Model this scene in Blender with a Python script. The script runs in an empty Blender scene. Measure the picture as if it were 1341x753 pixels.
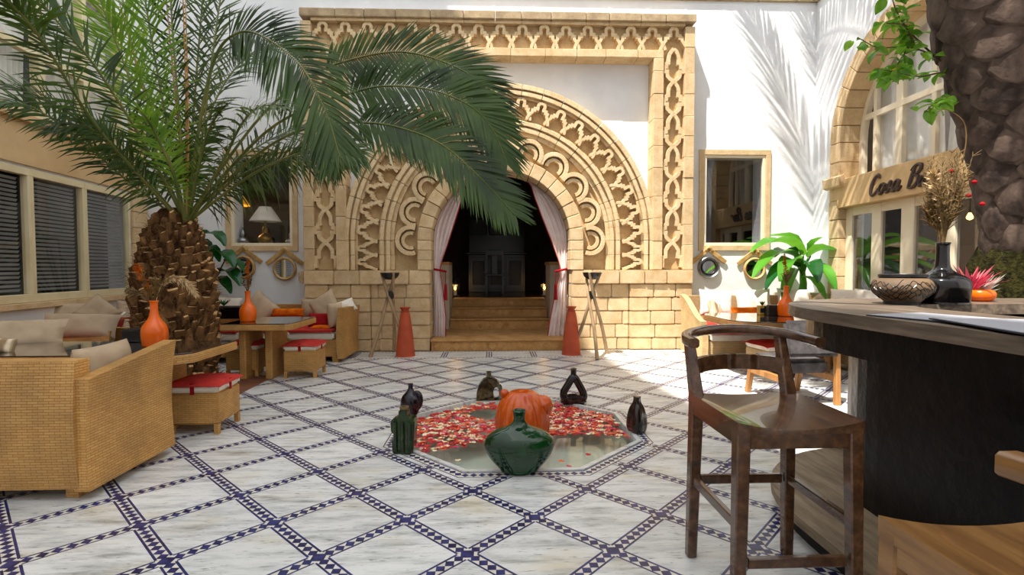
import bpy, bmesh, math, random
from mathutils import Vector, Matrix, Quaternion
random.seed(11)
R = math.radians; PI = math.pi
sc = bpy.context.scene
C = sc.collection

# ------------------------------------------------------------ camera
FPX, PIT, YAW, ROL, CH = 680.0, .0370, .0388, -.0018, 1.3
def ray(px, py):
    x = (px-670.5)/FPX; y = -(py-376.5)/FPX
    c, s = math.cos(ROL), math.sin(ROL); x, y = c*x-s*y, s*x+c*y
    d = (x, math.cos(PIT)+math.sin(PIT)*y, -math.sin(PIT)+math.cos(PIT)*y)
    cy, sy = math.cos(YAW), math.sin(YAW)
    return Vector((cy*d[0]+sy*d[1], -sy*d[0]+cy*d[1], d[2]))
def fl(px, py, z=0.0):
    d = ray(px, py); return Vector((0, 0, CH))+d*((z-CH)/d.z)
def at(px, py, Y):
    d = ray(px, py); return Vector((0, 0, CH))+d*(Y/d.y)
cam = bpy.data.cameras.new('camera'); cam.sensor_width = 36; cam.lens = FPX/1341*36; cam.clip_start = .05
co = bpy.data.objects.new('camera', cam); C.objects.link(co)
fw = ray(670.5, 376.5).normalized(); rt = (ray(671.5, 376.5)-ray(670.5, 376.5)).normalized(); up = rt.cross(fw)
co.matrix_world = Matrix(((rt.x, up.x, -fw.x, 0), (rt.y, up.y, -fw.y, 0), (rt.z, up.z, -fw.z, CH), (0, 0, 0, 1)))
sc.camera = co

# ------------------------------------------------------------ light
SUN = Vector((.36, .33, -1)).normalized()
w = bpy.data.worlds.new('sky'); sc.world = w; w.use_nodes = True
nt = w.node_tree; bg = nt.nodes['Background']
sky = nt.nodes.new('ShaderNodeTexSky'); sky.sky_type = 'NISHITA'; sky.sun_disc = False
sky.sun_elevation = math.asin(-SUN.z); sky.sun_rotation = math.atan2(-SUN.x, -SUN.y)
mx = nt.nodes.new('ShaderNodeMixRGB'); mx.inputs[0].default_value = .80; mx.inputs[2].default_value = (6.7, 6.7, 6.7, 1)
nt.links.new(sky.outputs[0], mx.inputs[1]); nt.links.new(mx.outputs[0], bg.inputs[0]); bg.inputs[1].default_value = .30
sl = bpy.data.lights.new('sun', 'SUN'); sl.energy = 9.5; sl.angle = R(.55); sl.color = (1, .94, .86)
so = bpy.data.objects.new('sun', sl); C.objects.link(so); so.rotation_euler = SUN.to_track_quat('-Z', 'Y').to_euler(); so.location = (-3, -3, 12)
sc.view_settings.view_transform = 'Standard'; sc.view_settings.look = 'None'; sc.view_settings.gamma = 1
sc.view_settings.use_curve_mapping = False; sc.view_settings.exposure = 0.0

# ------------------------------------------------------------ materials
def lin(c):
    return tuple(((v/255)/12.92 if v/255 <= .04045 else ((v/255+.055)/1.055)**2.4) for v in c)+(1,)
class N:
    def __init__(s, name):
        s.m = bpy.data.materials.new(name); s.m.use_nodes = True; s.t = s.m.node_tree
        s.b = s.t.nodes['Principled BSDF']; s.o = s.t.nodes['Material Output']
    def n(s, k, **kw):
        q = s.t.nodes.new('ShaderNode'+k)
        for a, v in kw.items(): setattr(q, a, v)
        return q
    def l(s, a, b): s.t.links.new(a, b)
    def coords(s, kind='Object', scale=(1, 1, 1), rnd=True):
        tc = s.n('TexCoord'); v = tc.outputs[kind]
        if rnd:
            oi = s.n('ObjectInfo'); mu = s.n('VectorMath', operation='SCALE'); mu.inputs[0].default_value = (41.3, 17.7, 29.1); s.l(oi.outputs['Random'], mu.inputs['Scale'])
            ad = s.n('VectorMath', operation='ADD'); s.l(v, ad.inputs[0]); s.l(mu.outputs[0], ad.inputs[1]); v = ad.outputs[0]
        mp = s.n('Mapping'); mp.inputs['Scale'].default_value = scale; s.l(v, mp.inputs[0]); return mp.outputs[0]
    def noise(s, v, scale, detail=4, rough=.55):
        q = s.n('TexNoise'); q.inputs['Scale'].default_value = scale; q.inputs['Detail'].default_value = detail; q.inputs['Roughness'].default_value = rough; s.l(v, q.inputs['Vector']); return q.outputs['Fac']
    def ramp(s, f, stops):
        q = s.n('ValToRGB'); e = q.color_ramp.elements
        while len(e) < len(stops): e.new(.5)
        for i, (p, c) in enumerate(stops): e[i].position = p; e[i].color = c if len(c) == 4 else lin(c)
        s.l(f, q.inputs[0]); return q.outputs[0]
    def bump(s, h, st, dist=.01, prev=None):
        q = s.n('Bump'); q.inputs['Strength'].default_value = st; q.inputs['Distance'].default_value = dist; s.l(h, q.inputs['Height'])
        if prev: s.l(prev, q.inputs['Normal'])
        s.l(q.outputs[0], s.b.inputs['Normal']); return q.outputs[0]
    def vary(s, col, amt):
        oi = s.n('ObjectInfo'); mr = s.n('MapRange'); mr.inputs['To Min'].default_value = 1-amt; mr.inputs['To Max'].default_value = 1+amt; s.l(oi.outputs['Random'], mr.inputs['Value'])
        h = s.n('HueSaturation'); s.l(col, h.inputs['Color']); s.l(mr.outputs[0], h.inputs['Value']); return h.outputs[0]
def mat(name, c1, c2=None, rough=.6, scale=6, bump=0, bscale=60, metal=0, spec=.5, coat=0, vary=0, stretch=(1, 1, 1), lo=.35, hi=.65, detail=4, kind='Object', bdist=.01):
    M = N(name); B = M.b.inputs
    B['Roughness'].default_value = rough; B['Metallic'].default_value = metal; B['Specular IOR Level'].default_value = spec; B['Coat Weight'].default_value = coat; B['Coat Roughness'].default_value = .05
    c2 = c2 or c1
    v = M.coords(kind, stretch)
    col = M.ramp(M.noise(v, scale, detail), [(lo, c1), (hi, c2)])
    if vary: col = M.vary(col, vary)
    M.l(col, B['Base Color'])
    if bump: M.bump(M.noise(v, bscale, 5), bump, bdist)
    return M.m
def wicker_mat(name, c1, c2, dark, rough=.55, bw=.058, bh=.0155):
    M = N(name); v = M.coords('UV', rnd=False)
    br = M.n('TexBrick'); br.offset = .5; br.inputs['Scale'].default_value = 1; br.inputs['Brick Width'].default_value = bw; br.inputs['Row Height'].default_value = bh
    br.inputs['Mortar Size'].default_value = bh*.12; br.inputs['Mortar Smooth'].default_value = .6; br.inputs['Bias'].default_value = -.1
    br.inputs['Color1'].default_value = lin(c1); br.inputs['Color2'].default_value = lin(c2); br.inputs['Mortar'].default_value = lin(dark)
    M.l(v, br.inputs['Vector'])
    ob = M.coords('Object'); ns = M.ramp(M.noise(ob, 3.0, 3), [(.3, (205, 205, 205)), (.7, (255, 255, 255))])
    mm = M.n('MixRGB', blend_type='MULTIPLY'); mm.inputs[0].default_value = 1; M.l(br.outputs['Color'], mm.inputs[1]); M.l(ns, mm.inputs[2])
    M.l(mm.outputs[0], M.b.inputs['Base Color']); M.b.inputs['Roughness'].default_value = rough
    inv = M.n('Math', operation='SUBTRACT'); inv.inputs[0].default_value = 1; M.l(br.outputs['Fac'], inv.inputs[1]); M.bump(inv.outputs[0], .6, .004)
    return M.m
def wood_mat(name, c1, c2, c3, rough=.4, stretch=(3, 3, 40), coat=0, vary=.06, kind='Object'):
    M = N(name); v = M.coords(kind, stretch); f = M.noise(v, 1, 6, .6)
    col = M.ramp(f, [(.3, c1), (.5, c2), (.7, c3)]); col = M.vary(col, vary); M.l(col, M.b.inputs['Base Color'])
    M.b.inputs['Roughness'].default_value = rough; M.b.inputs['Coat Weight'].default_value = coat; M.bump(f, .15, .004); return M.m
def glass_mat(name, tint=(1, 1, 1, 1), refl=1.45, boost=0.0):
    M = N(name); M.t.nodes.remove(M.b)
    tr = M.n('BsdfTransparent'); tr.inputs[0].default_value = tint; gl = M.n('BsdfGlossy'); gl.inputs['Roughness'].default_value = .02
    ge = M.n('NewGeometry'); dt = M.n('VectorMath', operation='DOT_PRODUCT'); M.l(ge.outputs['Normal'], dt.inputs[0]); M.l(ge.outputs['Incoming'], dt.inputs[1])
    ab = M.n('Math', operation='ABSOLUTE'); M.l(dt.outputs['Value'], ab.inputs[0]); om = M.n('Math', operation='SUBTRACT'); om.inputs[0].default_value = 1; M.l(ab.outputs[0], om.inputs[1])
    pw = M.n('Math', operation='POWER'); pw.inputs[1].default_value = 5; M.l(om.outputs[0], pw.inputs[0]); f0 = ((refl-1)/(refl+1))**2
    ad = M.n('Math', operation='MULTIPLY_ADD'); ad.inputs[1].default_value = 1-f0; ad.inputs[2].default_value = f0+boost; ad.use_clamp = True; M.l(pw.outputs[0], ad.inputs[0])
    mi = M.n('MixShader'); M.l(ad.outputs[0], mi.inputs[0]); M.l(tr.outputs[0], mi.inputs[1]); M.l(gl.outputs[0], mi.inputs[2]); M.l(mi.outputs[0], M.o.inputs[0]); return M.m
def leaf_mat(name, c1, c2, scale=2.0, trans=.3, rough=.42, tcol=None):
    M = N(name); v = M.coords('Object'); col = M.ramp(M.noise(v, scale, 3), [(.35, c1), (.65, c2)]); M.l(col, M.b.inputs['Base Color']); M.b.inputs['Roughness'].default_value = rough
    tl = M.n('BsdfTranslucent'); h = M.n('HueSaturation'); h.inputs['Value'].default_value = 1.7; h.inputs['Hue'].default_value = .48; M.l(col, h.inputs['Color']); M.l(h.outputs[0], tl.inputs[0])
    mi = M.n('MixShader'); mi.inputs[0].default_value = trans; M.l(M.b.outputs[0], mi.inputs[1]); M.l(tl.outputs[0], mi.inputs[2]); M.l(mi.outputs[0], M.o.inputs[0]); return M.m
def emit_mat(name, col, st):
    M = N(name); M.b.inputs['Base Color'].default_value = col; M.b.inputs['Emission Color'].default_value = col; M.b.inputs['Emission Strength'].default_value = st; return M.m
def marble_mat():
    M = N('marble'); v = M.coords('Object', (1, 5, 1)); w1 = M.noise(v, 3.2, 8, .68)
    v2 = M.coords('Object', (1.3, 7, 1)); w2 = M.noise(v2, 9, 6, .7); v3 = M.coords('Object', (1, 2, 1)); w3 = M.noise(v3, 2.2, 3)
    base = M.ramp(w1, [(.30, (150, 150, 146)), (.42, (196, 197, 194)), (.55, (222, 222, 218)), (.8, (232, 232, 228))])
    streak = M.ramp(w2, [(.33, (120, 118, 112)), (.42, (255, 255, 255))])
    mm = M.n('MixRGB', blend_type='MULTIPLY'); mm.inputs[0].default_value = .75; M.l(base, mm.inputs[1]); M.l(streak, mm.inputs[2])
    warm = M.ramp(w3, [(.55, (255, 255, 255)), (.78, (240, 226, 196))]); m2 = M.n('MixRGB', blend_type='MULTIPLY'); m2.inputs[0].default_value = .8; M.l(mm.outputs[0], m2.inputs[1]); M.l(warm, m2.inputs[2])
    M.l(M.vary(m2.outputs[0], .07), M.b.inputs['Base Color']); M.b.inputs['Roughness'].default_value = .34; M.bump(w2, .05, .002); return M.m
def stone_mat(name, c1, c2, c3, vary=.07):
    M = N(name); v = M.coords('Object'); a = M.noise(v, 5, 8, .65); b = M.noise(v, 60, 5, .7)
    col = M.ramp(a, [(.3, c1), (.5, c2), (.72, c3)]); sp = M.ramp(b, [(.3, (205, 190, 165)), (.5, (255, 255, 255))])
    mm = M.n('MixRGB', blend_type='MULTIPLY'); mm.inputs[0].default_value = .55; M.l(col, mm.inputs[1]); M.l(sp, mm.inputs[2])
    M.l(M.vary(mm.outputs[0], vary), M.b.inputs['Base Color']); M.b.inputs['Roughness'].default_value = .88; M.b.inputs['Specular IOR Level'].default_value = .2
    p = M.bump(a, .35, .02); M.bump(b, .45, .006, p); return M.m
MT = {}
MT['plaster'] = mat('white_plaster', (228, 229, 231), (240, 241, 242), rough=.9, scale=1.5, bump=.25, bscale=9, spec=.2, bdist=.02)
MT['tan_plaster'] = mat('tan_plaster', (205, 172, 124), (222, 190, 142), rough=.85, scale=2, bump=.15, bscale=20, spec=.2)
MT['stone'] = stone_mat('sandstone', (200, 168, 122), (216, 188, 146), (228, 204, 166))
MT['stone_carved'] = stone_mat('carved_sandstone', (208, 178, 134), (222, 196, 154), (232, 210, 172), .03)
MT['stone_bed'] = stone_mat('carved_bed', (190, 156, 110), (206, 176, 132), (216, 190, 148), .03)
MT['coping'] = stone_mat('coping_stone', (150, 130, 104), (178, 156, 124), (200, 178, 142))
MT['marble'] = marble_mat()
MT['cream_mosaic'] = mat('cream_mosaic', (214, 208, 190), (228, 224, 212), rough=.4, scale=14)
MT['blue_mosaic'] = mat('blue_mosaic', (26, 28, 74), (48, 54, 112), rough=.28, scale=22, lo=.4, hi=.6)
MT['grout'] = mat('grout', (150, 140, 122), (170, 160, 142), rough=.9, scale=10)
MT['cream_paint'] = mat('cream_paint', (222, 206, 160), (232, 218, 178), rough=.45, scale=4)
MT['white_paint'] = mat('warm_white_paint', (236, 222, 192), (242, 230, 206), rough=.45, scale=4)
MT['wicker'] = wicker_mat('honey_wicker', (222, 170, 96), (206, 152, 80), (158, 110, 54))
MT['wicker_pale'] = wicker_mat('pale_wicker', (236, 204, 150), (222, 186, 128), (160, 120, 72))
MT['wicker_brown'] = wicker_mat('brown_wicker', (160, 110, 50), (138, 92, 40), (64, 40, 16))
MT['beige'] = mat('beige_linen', (178, 156, 128), (196, 174, 146), rough=.95, scale=5, bump=.3, bscale=160, spec=.1, bdist=.003)
MT['cream_cloth'] = mat('cream_cloth', (226, 214, 196), (238, 230, 216), rough=.95, scale=5, bump=.5, bscale=14, spec=.1, bdist=.02)
MT['red'] = mat('red_cloth', (176, 46, 42), (196, 66, 56), rough=.9, scale=7, bump=.4, bscale=30, spec=.15)
MT['darkred'] = mat('dark_red_cloth', (140, 14, 22), (160, 20, 28), rough=.85, scale=7, spec=.15)
MT['orange_cloth'] = mat('orange_cloth', (196, 84, 8), (232, 122, 18), rough=.85, scale=10, spec=.15)
MT['gloss_orange'] = mat('orange_glaze', (228, 92, 0), (238, 104, 2), rough=.22, coat=.1, scale=3)
MT['pumpkin'] = mat('pumpkin_glaze', (182, 66, 2), (206, 88, 6), rough=.25, coat=.15, scale=5)
MT['green_glaze'] = mat('green_glaze', (8, 42, 16), (18, 62, 26), rough=.07, coat=.15, scale=4)
MT['dgreen_glaze'] = mat('mossy_glaze', (10, 28, 8), (34, 56, 18), rough=.18, coat=.1, scale=9)
MT['purple_glaze'] = mat('plum_glaze', (14, 8, 20), (30, 14, 26), rough=.16, coat=.1, scale=6)
MT['olive_glaze'] = mat('speckled_olive_glaze', (44, 44, 24), (92, 86, 50), rough=.25, coat=.4, scale=30)
MT['black_glaze'] = mat('black_glaze', (8, 7, 8), (18, 14, 13), rough=.1, coat=.2, scale=6)
MT['brown_glaze'] = mat('brown_black_glaze', (12, 14, 8), (44, 22, 16), rough=.18, coat=.1, scale=7)
MT['terracotta'] = mat('terracotta', (172, 66, 34), (190, 84, 46), rough=.7, scale=4, bump=.1)
MT['pole'] = wood_mat('driftwood_pole', (132, 106, 78), (166, 138, 104), (188, 160, 124), .7, (6, 6, 2))
MT['black'] = mat('black_metal', (14, 14, 15), (26, 26, 28), rough=.4, scale=8)
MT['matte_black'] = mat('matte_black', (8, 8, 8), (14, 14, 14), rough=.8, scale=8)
MT['darkroom'] = mat('shade_painted_plaster', (62, 50, 42), (74, 60, 50), rough=.9, scale=2)  # shade of the unlit inner rooms is put into this plaster colour
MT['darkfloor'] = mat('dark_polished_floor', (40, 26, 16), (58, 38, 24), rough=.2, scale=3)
MT['ebony'] = mat('ebony_wood', (10, 8, 7), (20, 15, 13), rough=.25, scale=6)
MT['step'] = stone_mat('step_tile', (166, 120, 70), (190, 144, 90), (206, 164, 108), .06)
MT['curtain'] = mat('pale_pink_curtain', (224, 206, 202), (236, 222, 218), rough=.9, scale=6, spec=.1)
MT['trunk'] = mat('palm_fibre', (44, 28, 16), (92, 62, 36), rough=.95, scale=14, bump=1, bscale=50, spec=.1, stretch=(1, 1, .6), bdist=.03)
MT['boot'] = mat('palm_leaf_base', (70, 48, 30), (136, 100, 62), rough=.9, scale=9, bump=.8, bscale=40, vary=.25, spec=.1, bdist=.02)
MT['bootcut'] = mat('palm_leaf_base_cut', (168, 126, 78), (222, 184, 132), rough=.9, scale=18, vary=.2, spec=.1)
MT['trunk2'] = mat('dark_palm_scar', (54, 44, 40), (104, 88, 78), rough=.85, scale=5, bump=.8, bscale=18, vary=.2, spec=.15, bdist=.012)
MT['moss'] = mat('mossy_bark', (26, 24, 12), (62, 60, 26), rough=.95, scale=20, bump=1, bscale=40, spec=.1, bdist=.03)
MT['frond'] = leaf_mat('palm_leaflet', (32, 52, 14), (68, 96, 28), 1.6, .25, .5)
MT['frond_light'] = leaf_mat('young_palm_leaflet', (84, 128, 34), (132, 168, 54), 1.6, .4)
MT['frond_grey'] = leaf_mat('grey_palm_leaflet', (54, 74, 36), (104, 122, 70), 1.6, .25, .5)
MT['rachis'] = mat('palm_rachis', (78, 98, 38), (126, 122, 60), rough=.5, scale=3)
MT['rachis_dry'] = mat('dry_palm_stalk', (168, 116, 60), (190, 140, 82), rough=.6, scale=4)
MT['banana'] = leaf_mat('broad_leaf', (52, 122, 34), (96, 164, 48), 1.2, .35, .3)
MT['banana_dark'] = leaf_mat('dark_broad_leaf', (14, 66, 26), (30, 96, 40), 1.2, .25, .25)
MT['vine'] = leaf_mat('vine_leaf', (60, 120, 26), (116, 166, 46), 6, .4, .35)
MT['vine_yellow'] = leaf_mat('yellow_vine_leaf', (150, 146, 24), (190, 176, 40), 6, .4, .35)
MT['twig'] = mat('twig', (70, 52, 34), (98, 76, 52), rough=.85, scale=10)
MT['dry'] = mat('dried_grass', (104, 84, 56), (146, 122, 86), rough=.95, scale=12, spec=.1)
MT['dry_dark'] = mat('dried_stem', (92, 70, 40), (120, 96, 58), rough=.95, scale=12, spec=.1)
MT['dry_orange'] = mat('dried_orange_head', (168, 80, 22), (196, 106, 36), rough=.95, scale=12, spec=.1)
MT['pampas'] = mat('pampas_plume', (186, 156, 110), (214, 188, 144), rough=.95, scale=12, spec=.1)
MT['pink'] = leaf_mat('red_pink_leaf', (176, 34, 62), (220, 92, 104), 5, .3)
MT['silver'] = mat('silvery_dried_leaf', (170, 160, 148), (206, 198, 186), rough=.8, scale=12)
MT['stoolwood'] = wood_mat('dark_stool_wood', (60, 38, 24), (86, 56, 34), (112, 76, 48), .25, (26, 3, 26), .5)
MT['stoolwood2'] = wood_mat('amber_stool_wood', (104, 70, 34), (132, 92, 48), (156, 114, 64), .35, (26, 3, 26), .2)
MT['barwood'] = wood_mat('weathered_bar_wood', (62, 52, 44), (98, 84, 70), (132, 116, 98), .5, (30, 2.5, 30))
MT['footwood'] = wood_mat('footrest_wood', (96, 80, 60), (132, 114, 90), (160, 142, 116), .6, (22, 3, 22))
MT['teak'] = wood_mat('teak', (136, 88, 42), (170, 116, 60), (190, 138, 78), .5, (14, 14, 3))
MT['cane'] = wood_mat('cane', (160, 122, 66), (190, 152, 92), (206, 172, 112), .55, (9, 9, 9))
MT['grey_cloth'] = mat('charcoal_upholstery', (66, 62, 62), (92, 88, 88), rough=.95, scale=12, bump=.3, bscale=160, spec=.1, bdist=.003)
MT['bar_black'] = mat('hammered_black_panel', (5, 5, 6), (11, 11, 12), rough=.32, scale=7, bump=.4, bscale=13, bdist=.015, spec=.3)
MT['tableglass'] = mat('bronze_table_glass', (52, 44, 36), (62, 52, 42), rough=.04, scale=2, coat=1)
MT['glass'] = glass_mat('window_glass')
MT['glass_dark'] = glass_mat('dim_window_glass', (.75, .76, .78, 1), 1.5, .06)
MT['water'] = glass_mat('pool_water', (.90, .95, .92, 1), 1.33, .03)
MT['mirror'] = mat('mirror', (210, 212, 214), rough=.03, metal=1)
MT['silver_metal'] = mat('aged_silver', (140, 140, 142), (190, 190, 192), rough=.3, metal=1, scale=20, bump=.3, bscale=40)
MT['brass'] = mat('aged_brass', (120, 92, 40), (166, 132, 66), rough=.35, metal=1, scale=14, bump=.4, bscale=40)
MT['shade'] = mat('pale_lampshade', (206, 200, 184), (222, 216, 202), rough=.9, scale=6)
MT['shade_amber'] = emit_mat('amber_lampshade', lin((226, 150, 40)), .35)
MT['flame'] = emit_mat('candle_flame', lin((255, 176, 70)), 14)
MT['bulb'] = emit_mat('warm_bulb', lin((255, 200, 110)), 9)
MT['blind'] = mat('grey_blind', (150, 158, 158), (170, 176, 176), rough=.5, scale=4)
MT['sheer'] = mat('white_sheer_curtain', (222, 220, 212), (238, 236, 230), rough=.95, scale=5)
MT['letter'] = mat('dark_bronze_lettering', (70, 52, 44), (86, 66, 56), rough=.5, scale=8)
MT['paper'] = mat('grey_white_menu', (158, 158, 164), (168, 168, 174), rough=.6, scale=5)
MT['navy'] = mat('navy_cover', (24, 24, 38), (34, 34, 50), rough=.5, scale=5)
MT['pondfloor'] = mat('pond_marble', (196, 200, 184), (222, 224, 210), rough=.5, scale=3)
MT['rosered'] = mat('red_petal', (170, 14, 24), (206, 30, 36), rough=.6, scale=20)
MT['roseorange'] = mat('orange_petal', (226, 84, 40), (240, 116, 60), rough=.6, scale=20)
MT['rosepink'] = mat('pink_petal', (206, 40, 96), (224, 84, 120), rough=.6, scale=20)
MT['rosecream'] = mat('cream_petal', (238, 214, 160), (248, 234, 200), rough=.6, scale=20)
MT['stripe'] = mat('striped_cloth', (120, 26, 18), (206, 120, 30), rough=.9, scale=1, stretch=(1, 1, 16), lo=.45, hi=.55, detail=1)
MT['throw'] = mat('woven_throw', (150, 126, 92), (226, 208, 176), rough=.95, scale=1, stretch=(30, 2, 2), lo=.42, hi=.58)
MT['bed_brown'] = mat('brown_bed_edge', (110, 66, 44), (132, 84, 58), rough=.7, scale=6)
MT['soil'] = mat('soil', (40, 30, 22), (62, 48, 34), rough=1, scale=20, bump=1)
MT['bowl_clay'] = mat('scratched_clay', (88, 68, 48), (112, 88, 62), rough=.7, scale=6)
MT['candle_pot'] = mat('yellow_tin', (180, 140, 40), (200, 160, 60), rough=.4, scale=20)
MT['grey_stone_pot'] = mat('greige_planter', (196, 182, 160), (210, 198, 178), rough=.9, scale=4)

# ------------------------------------------------------------ mesh helpers
class MB:
    def __init__(s): s.v = []; s.f = []; s.m = []
    def add(s, vs, fs, mi=0, M=None):
        o = len(s.v)
        s.v += [tuple(M @ Vector(v)) if M else tuple(v) for v in vs]
        s.f += [tuple(i+o for i in f) for f in fs]; s.m += [mi]*len(fs); return s
    def hexa(s, p, mi=0, M=None):
        return s.add(p, [(0, 3, 2, 1), (4, 5, 6, 7), (0, 1, 5, 4), (1, 2, 6, 5), (2, 3, 7, 6), (3, 0, 4, 7)], mi, M)
    def box(s, x0, x1, y0, y1, z0, z1, mi=0, M=None):
        return s.hexa([(x0, y0, z0), (x1, y0, z0), (x1, y1, z0), (x0, y1, z0), (x0, y0, z1), (x1, y0, z1), (x1, y1, z1), (x0, y1, z1)], mi, M)
    def prism(s, poly, z0, z1, mi=0, M=None):
        n = len(poly); vs = [(x, y, z0) for x, y in poly]+[(x, y, z1) for x, y in poly]
        return s.add(vs, [tuple(range(n))[::-1], tuple(range(n, 2*n))]+[(i, (i+1) % n, n+(i+1) % n, n+i) for i in range(n)], mi, M)
    def prism_y(s, poly, y0, y1, mi=0):   # poly in (x,z)
        return s.prism(poly, 0, 1, mi, Matrix(((1, 0, 0, 0), (0, 0, y0-y1, y1), (0, 1, 0, 0), (0, 0, 0, 1))))
    def prism_x(s, poly, x0, x1, mi=0):   # poly in (y,z)
        return s.prism(poly, 0, 1, mi, Matrix(((0, 0, x1-x0, x0), (1, 0, 0, 0), (0, 1, 0, 0), (0, 0, 0, 1))))
    def tube(s, pts, rad, n=8, caps=True, closed=False, mi=0, flat=1.0, M=None):
        pts = [Vector(p) for p in pts]; k = len(pts)
        if not isinstance(rad, (list, tuple)): rad = [rad]*k
        o = len(s.v); prev = None; ring = []
        for i, p in enumerate(pts):
            if closed: t = pts[(i+1) % k]-pts[i-1]
            else: t = pts[min(i+1, k-1)]-pts[max(i-1, 0)]
            t = t.normalized() if t.length > 1e-9 else Vector((0, 0, 1))
            if prev is None:
                a = Vector((0, 0, 1)) if abs(t.z) < .9 else Vector((1, 0, 0)); u = t.cross(a).normalized()
            else:
                u = prev-t*prev.dot(t); u = u.normalized() if u.length > 1e-6 else t.orthogonal().normalized()
            prev = u; v = t.cross(u)
            for j in range(n):
                a = 2*PI*j/n; q = p+u*(math.cos(a)*rad[i])+v*(math.sin(a)*rad[i]*flat); ring.append(tuple(M @ q) if M else tuple(q))
        fs = []
        for i in range(k if closed else k-1):
            for j in range(n):
                a = i*n+j; b = i*n+(j+1) % n; c = ((i+1) % k)*n+(j+1) % n; d = ((i+1) % k)*n+j; fs.append((a, b, c, d))
        if caps and not closed: fs += [tuple(range(n))[::-1], tuple((k-1)*n+j for j in range(n))]
        return s.add(ring, fs, mi)
    def lathe(s, prof, n=24, cx=0, cy=0, cz=0, sx=1, sy=1, mi=0, M=None, rib=None, caps=True):
        vs = []; fs = []; k = len(prof)
        for (r, z) in prof:
            for j in range(n):
                a = 2*PI*j/n; q = r*(rib(a, z) if rib else 1); vs.append((cx+q*math.cos(a)*sx, cy+q*math.sin(a)*sy, cz+z))
        for i in range(k-1):
            for j in range(n): fs.append((i*n+j, i*n+(j+1) % n, (i+1)*n+(j+1) % n, (i+1)*n+j))
        if caps and prof[0][0] > 1e-4: fs.append(tuple(range(n))[::-1])
        if caps and prof[-1][0] > 1e-4: fs.append(tuple((k-1)*n+j for j in range(n)))
        return s.add(vs, fs, mi, M)
    def grid(s, fn, nu, nv, mi=0, closed_u=False):
        vs = [fn(i/(nu), j/(nv)) for j in range(nv+1) for i in range(nu+1)]; fs = []
        for j in range(nv):
            for i in range(nu): a = j*(nu+1)+i; fs.append((a, a+1, a+nu+2, a+nu+1))
        return s.add(vs, fs, mi)
    def quad(s, a, b, c, d, mi=0): return s.add([a, b, c, d], [(0, 1, 2, 3)], mi)
    def mesh(s, name, mats, smooth=None, bevel=0, merge=False):
        me = bpy.data.meshes.new(name); me.from_pydata(s.v, [], s.f)
        if any(s.m): me.polygons.foreach_set('material_index', s.m)
        if bevel or merge:
            bm = bmesh.new(); bm.from_mesh(me)
            if merge: bmesh.ops.remove_doubles(bm, verts=bm.verts, dist=1e-4)
            if bevel: bmesh.ops.bevel(bm, geom=[e for e in bm.edges if len(e.link_faces) == 2 and e.calc_face_angle(0) > .6], offset=bevel, segments=1 if bevel < .012 else 2, affect='EDGES', clamp_overlap=True)
            bm.to_mesh(me); bm.free()
        uv = me.uv_layers.new(name='uv').data
        for p in me.polygons:
            nx, ny, nz = abs(p.normal.x), abs(p.normal.y), abs(p.normal.z)
            for li in p.loop_indices:
                c = me.vertices[me.loops[li].vertex_index].co
                uv[li].uv = (c.x, c.y) if nz > .75 else ((c.y, c.z) if nx > ny else (c.x, c.z))
        if smooth is not None:
            me.polygons.foreach_set('use_smooth', [True]*len(me.polygons)); me.set_sharp_from_angle(angle=R(smooth))
        for m in (mats if isinstance(mats, (list, tuple)) else [mats]): me.materials.append(MT[m])
        return me
    def build(s, name, mats, parent=None, smooth=None, bevel=0, loc=None, rot=None, merge=False):
        return put(name, s.mesh(name, mats, smooth, bevel, merge), parent, loc, rot)
def put(name, me, parent=None, loc=None, rot=None):
    o = bpy.data.objects.new(name, me); C.objects.link(o)
    if parent: o.parent = parent
    if loc is not None: o.location = loc
    if rot is not None: o.rotation_euler = rot
    return o
def tag(o, label=None, cat=None, group=None, kind=None):
    if label: o['label'] = label
    if cat: o['category'] = cat
    if group: o['group'] = group
    if kind: o['kind'] = kind
    return o
def thing(name, label, cat, loc=(0, 0, 0), rz=0, group=None):
    o = bpy.data.objects.new(name, None); C.objects.link(o); o.location = loc; o.rotation_euler = (0, 0, rz); o.empty_display_size = .1
    return tag(o, label, cat, group)
def copy_tree(o, parent=None):
    c = o.copy(); C.objects.link(c)
    if parent: c.parent = parent
    for ch in o.children: copy_tree(ch, c)
    return c
def struct(o, label, cat=None): return tag(o, label, cat or 'wall', kind='structure')
def catmull(P, n):
    P = [Vector(p) for p in P]; Q = [P[0]*2-P[1]]+P+[P[-1]*2-P[-2]]; out = []; segs = len(P)-1
    for i in range(n+1):
        t = i/n*segs; k = min(int(t), segs-1); t -= k; a, b, c, d = Q[k:k+4]
        out.append(.5*((2*b)+(c-a)*t+(2*a-5*b+4*c-d)*t*t+(3*b-a-3*c+d)*t**3))
    return out
def smoothprof(P, n=24): return [(max(0, q.x), q.y) for q in catmull([(a, b, 0) for a, b in P], n)]
def pillow(mb, W, Hh, T, M=None, n=12, mi=0, pinch=.06):
    def f(sg):
        def g(u, v):
            a = 2*u-1; b = 2*v-1
            x = a*W/2*(1-pinch*(1-b*b)*abs(a)); y = b*Hh/2*(1-pinch*(1-a*a)*abs(b))
            z = sg*T/2*max(0, (1-a**4))**.55*max(0, (1-b**4))**.55
            z += .004*math.sin(9*a+5*b)*(1-a*a)*(1-b*b)
            q = Vector((x, y, z)); return tuple(M @ q) if M else tuple(q)
        return g
    mb.grid(f(1), n, n, mi); o = len(mb.f); mb.grid(f(-1), n, n, mi)
    for i in range(o, len(mb.f)): mb.f[i] = mb.f[i][::-1]
    return mb
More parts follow.
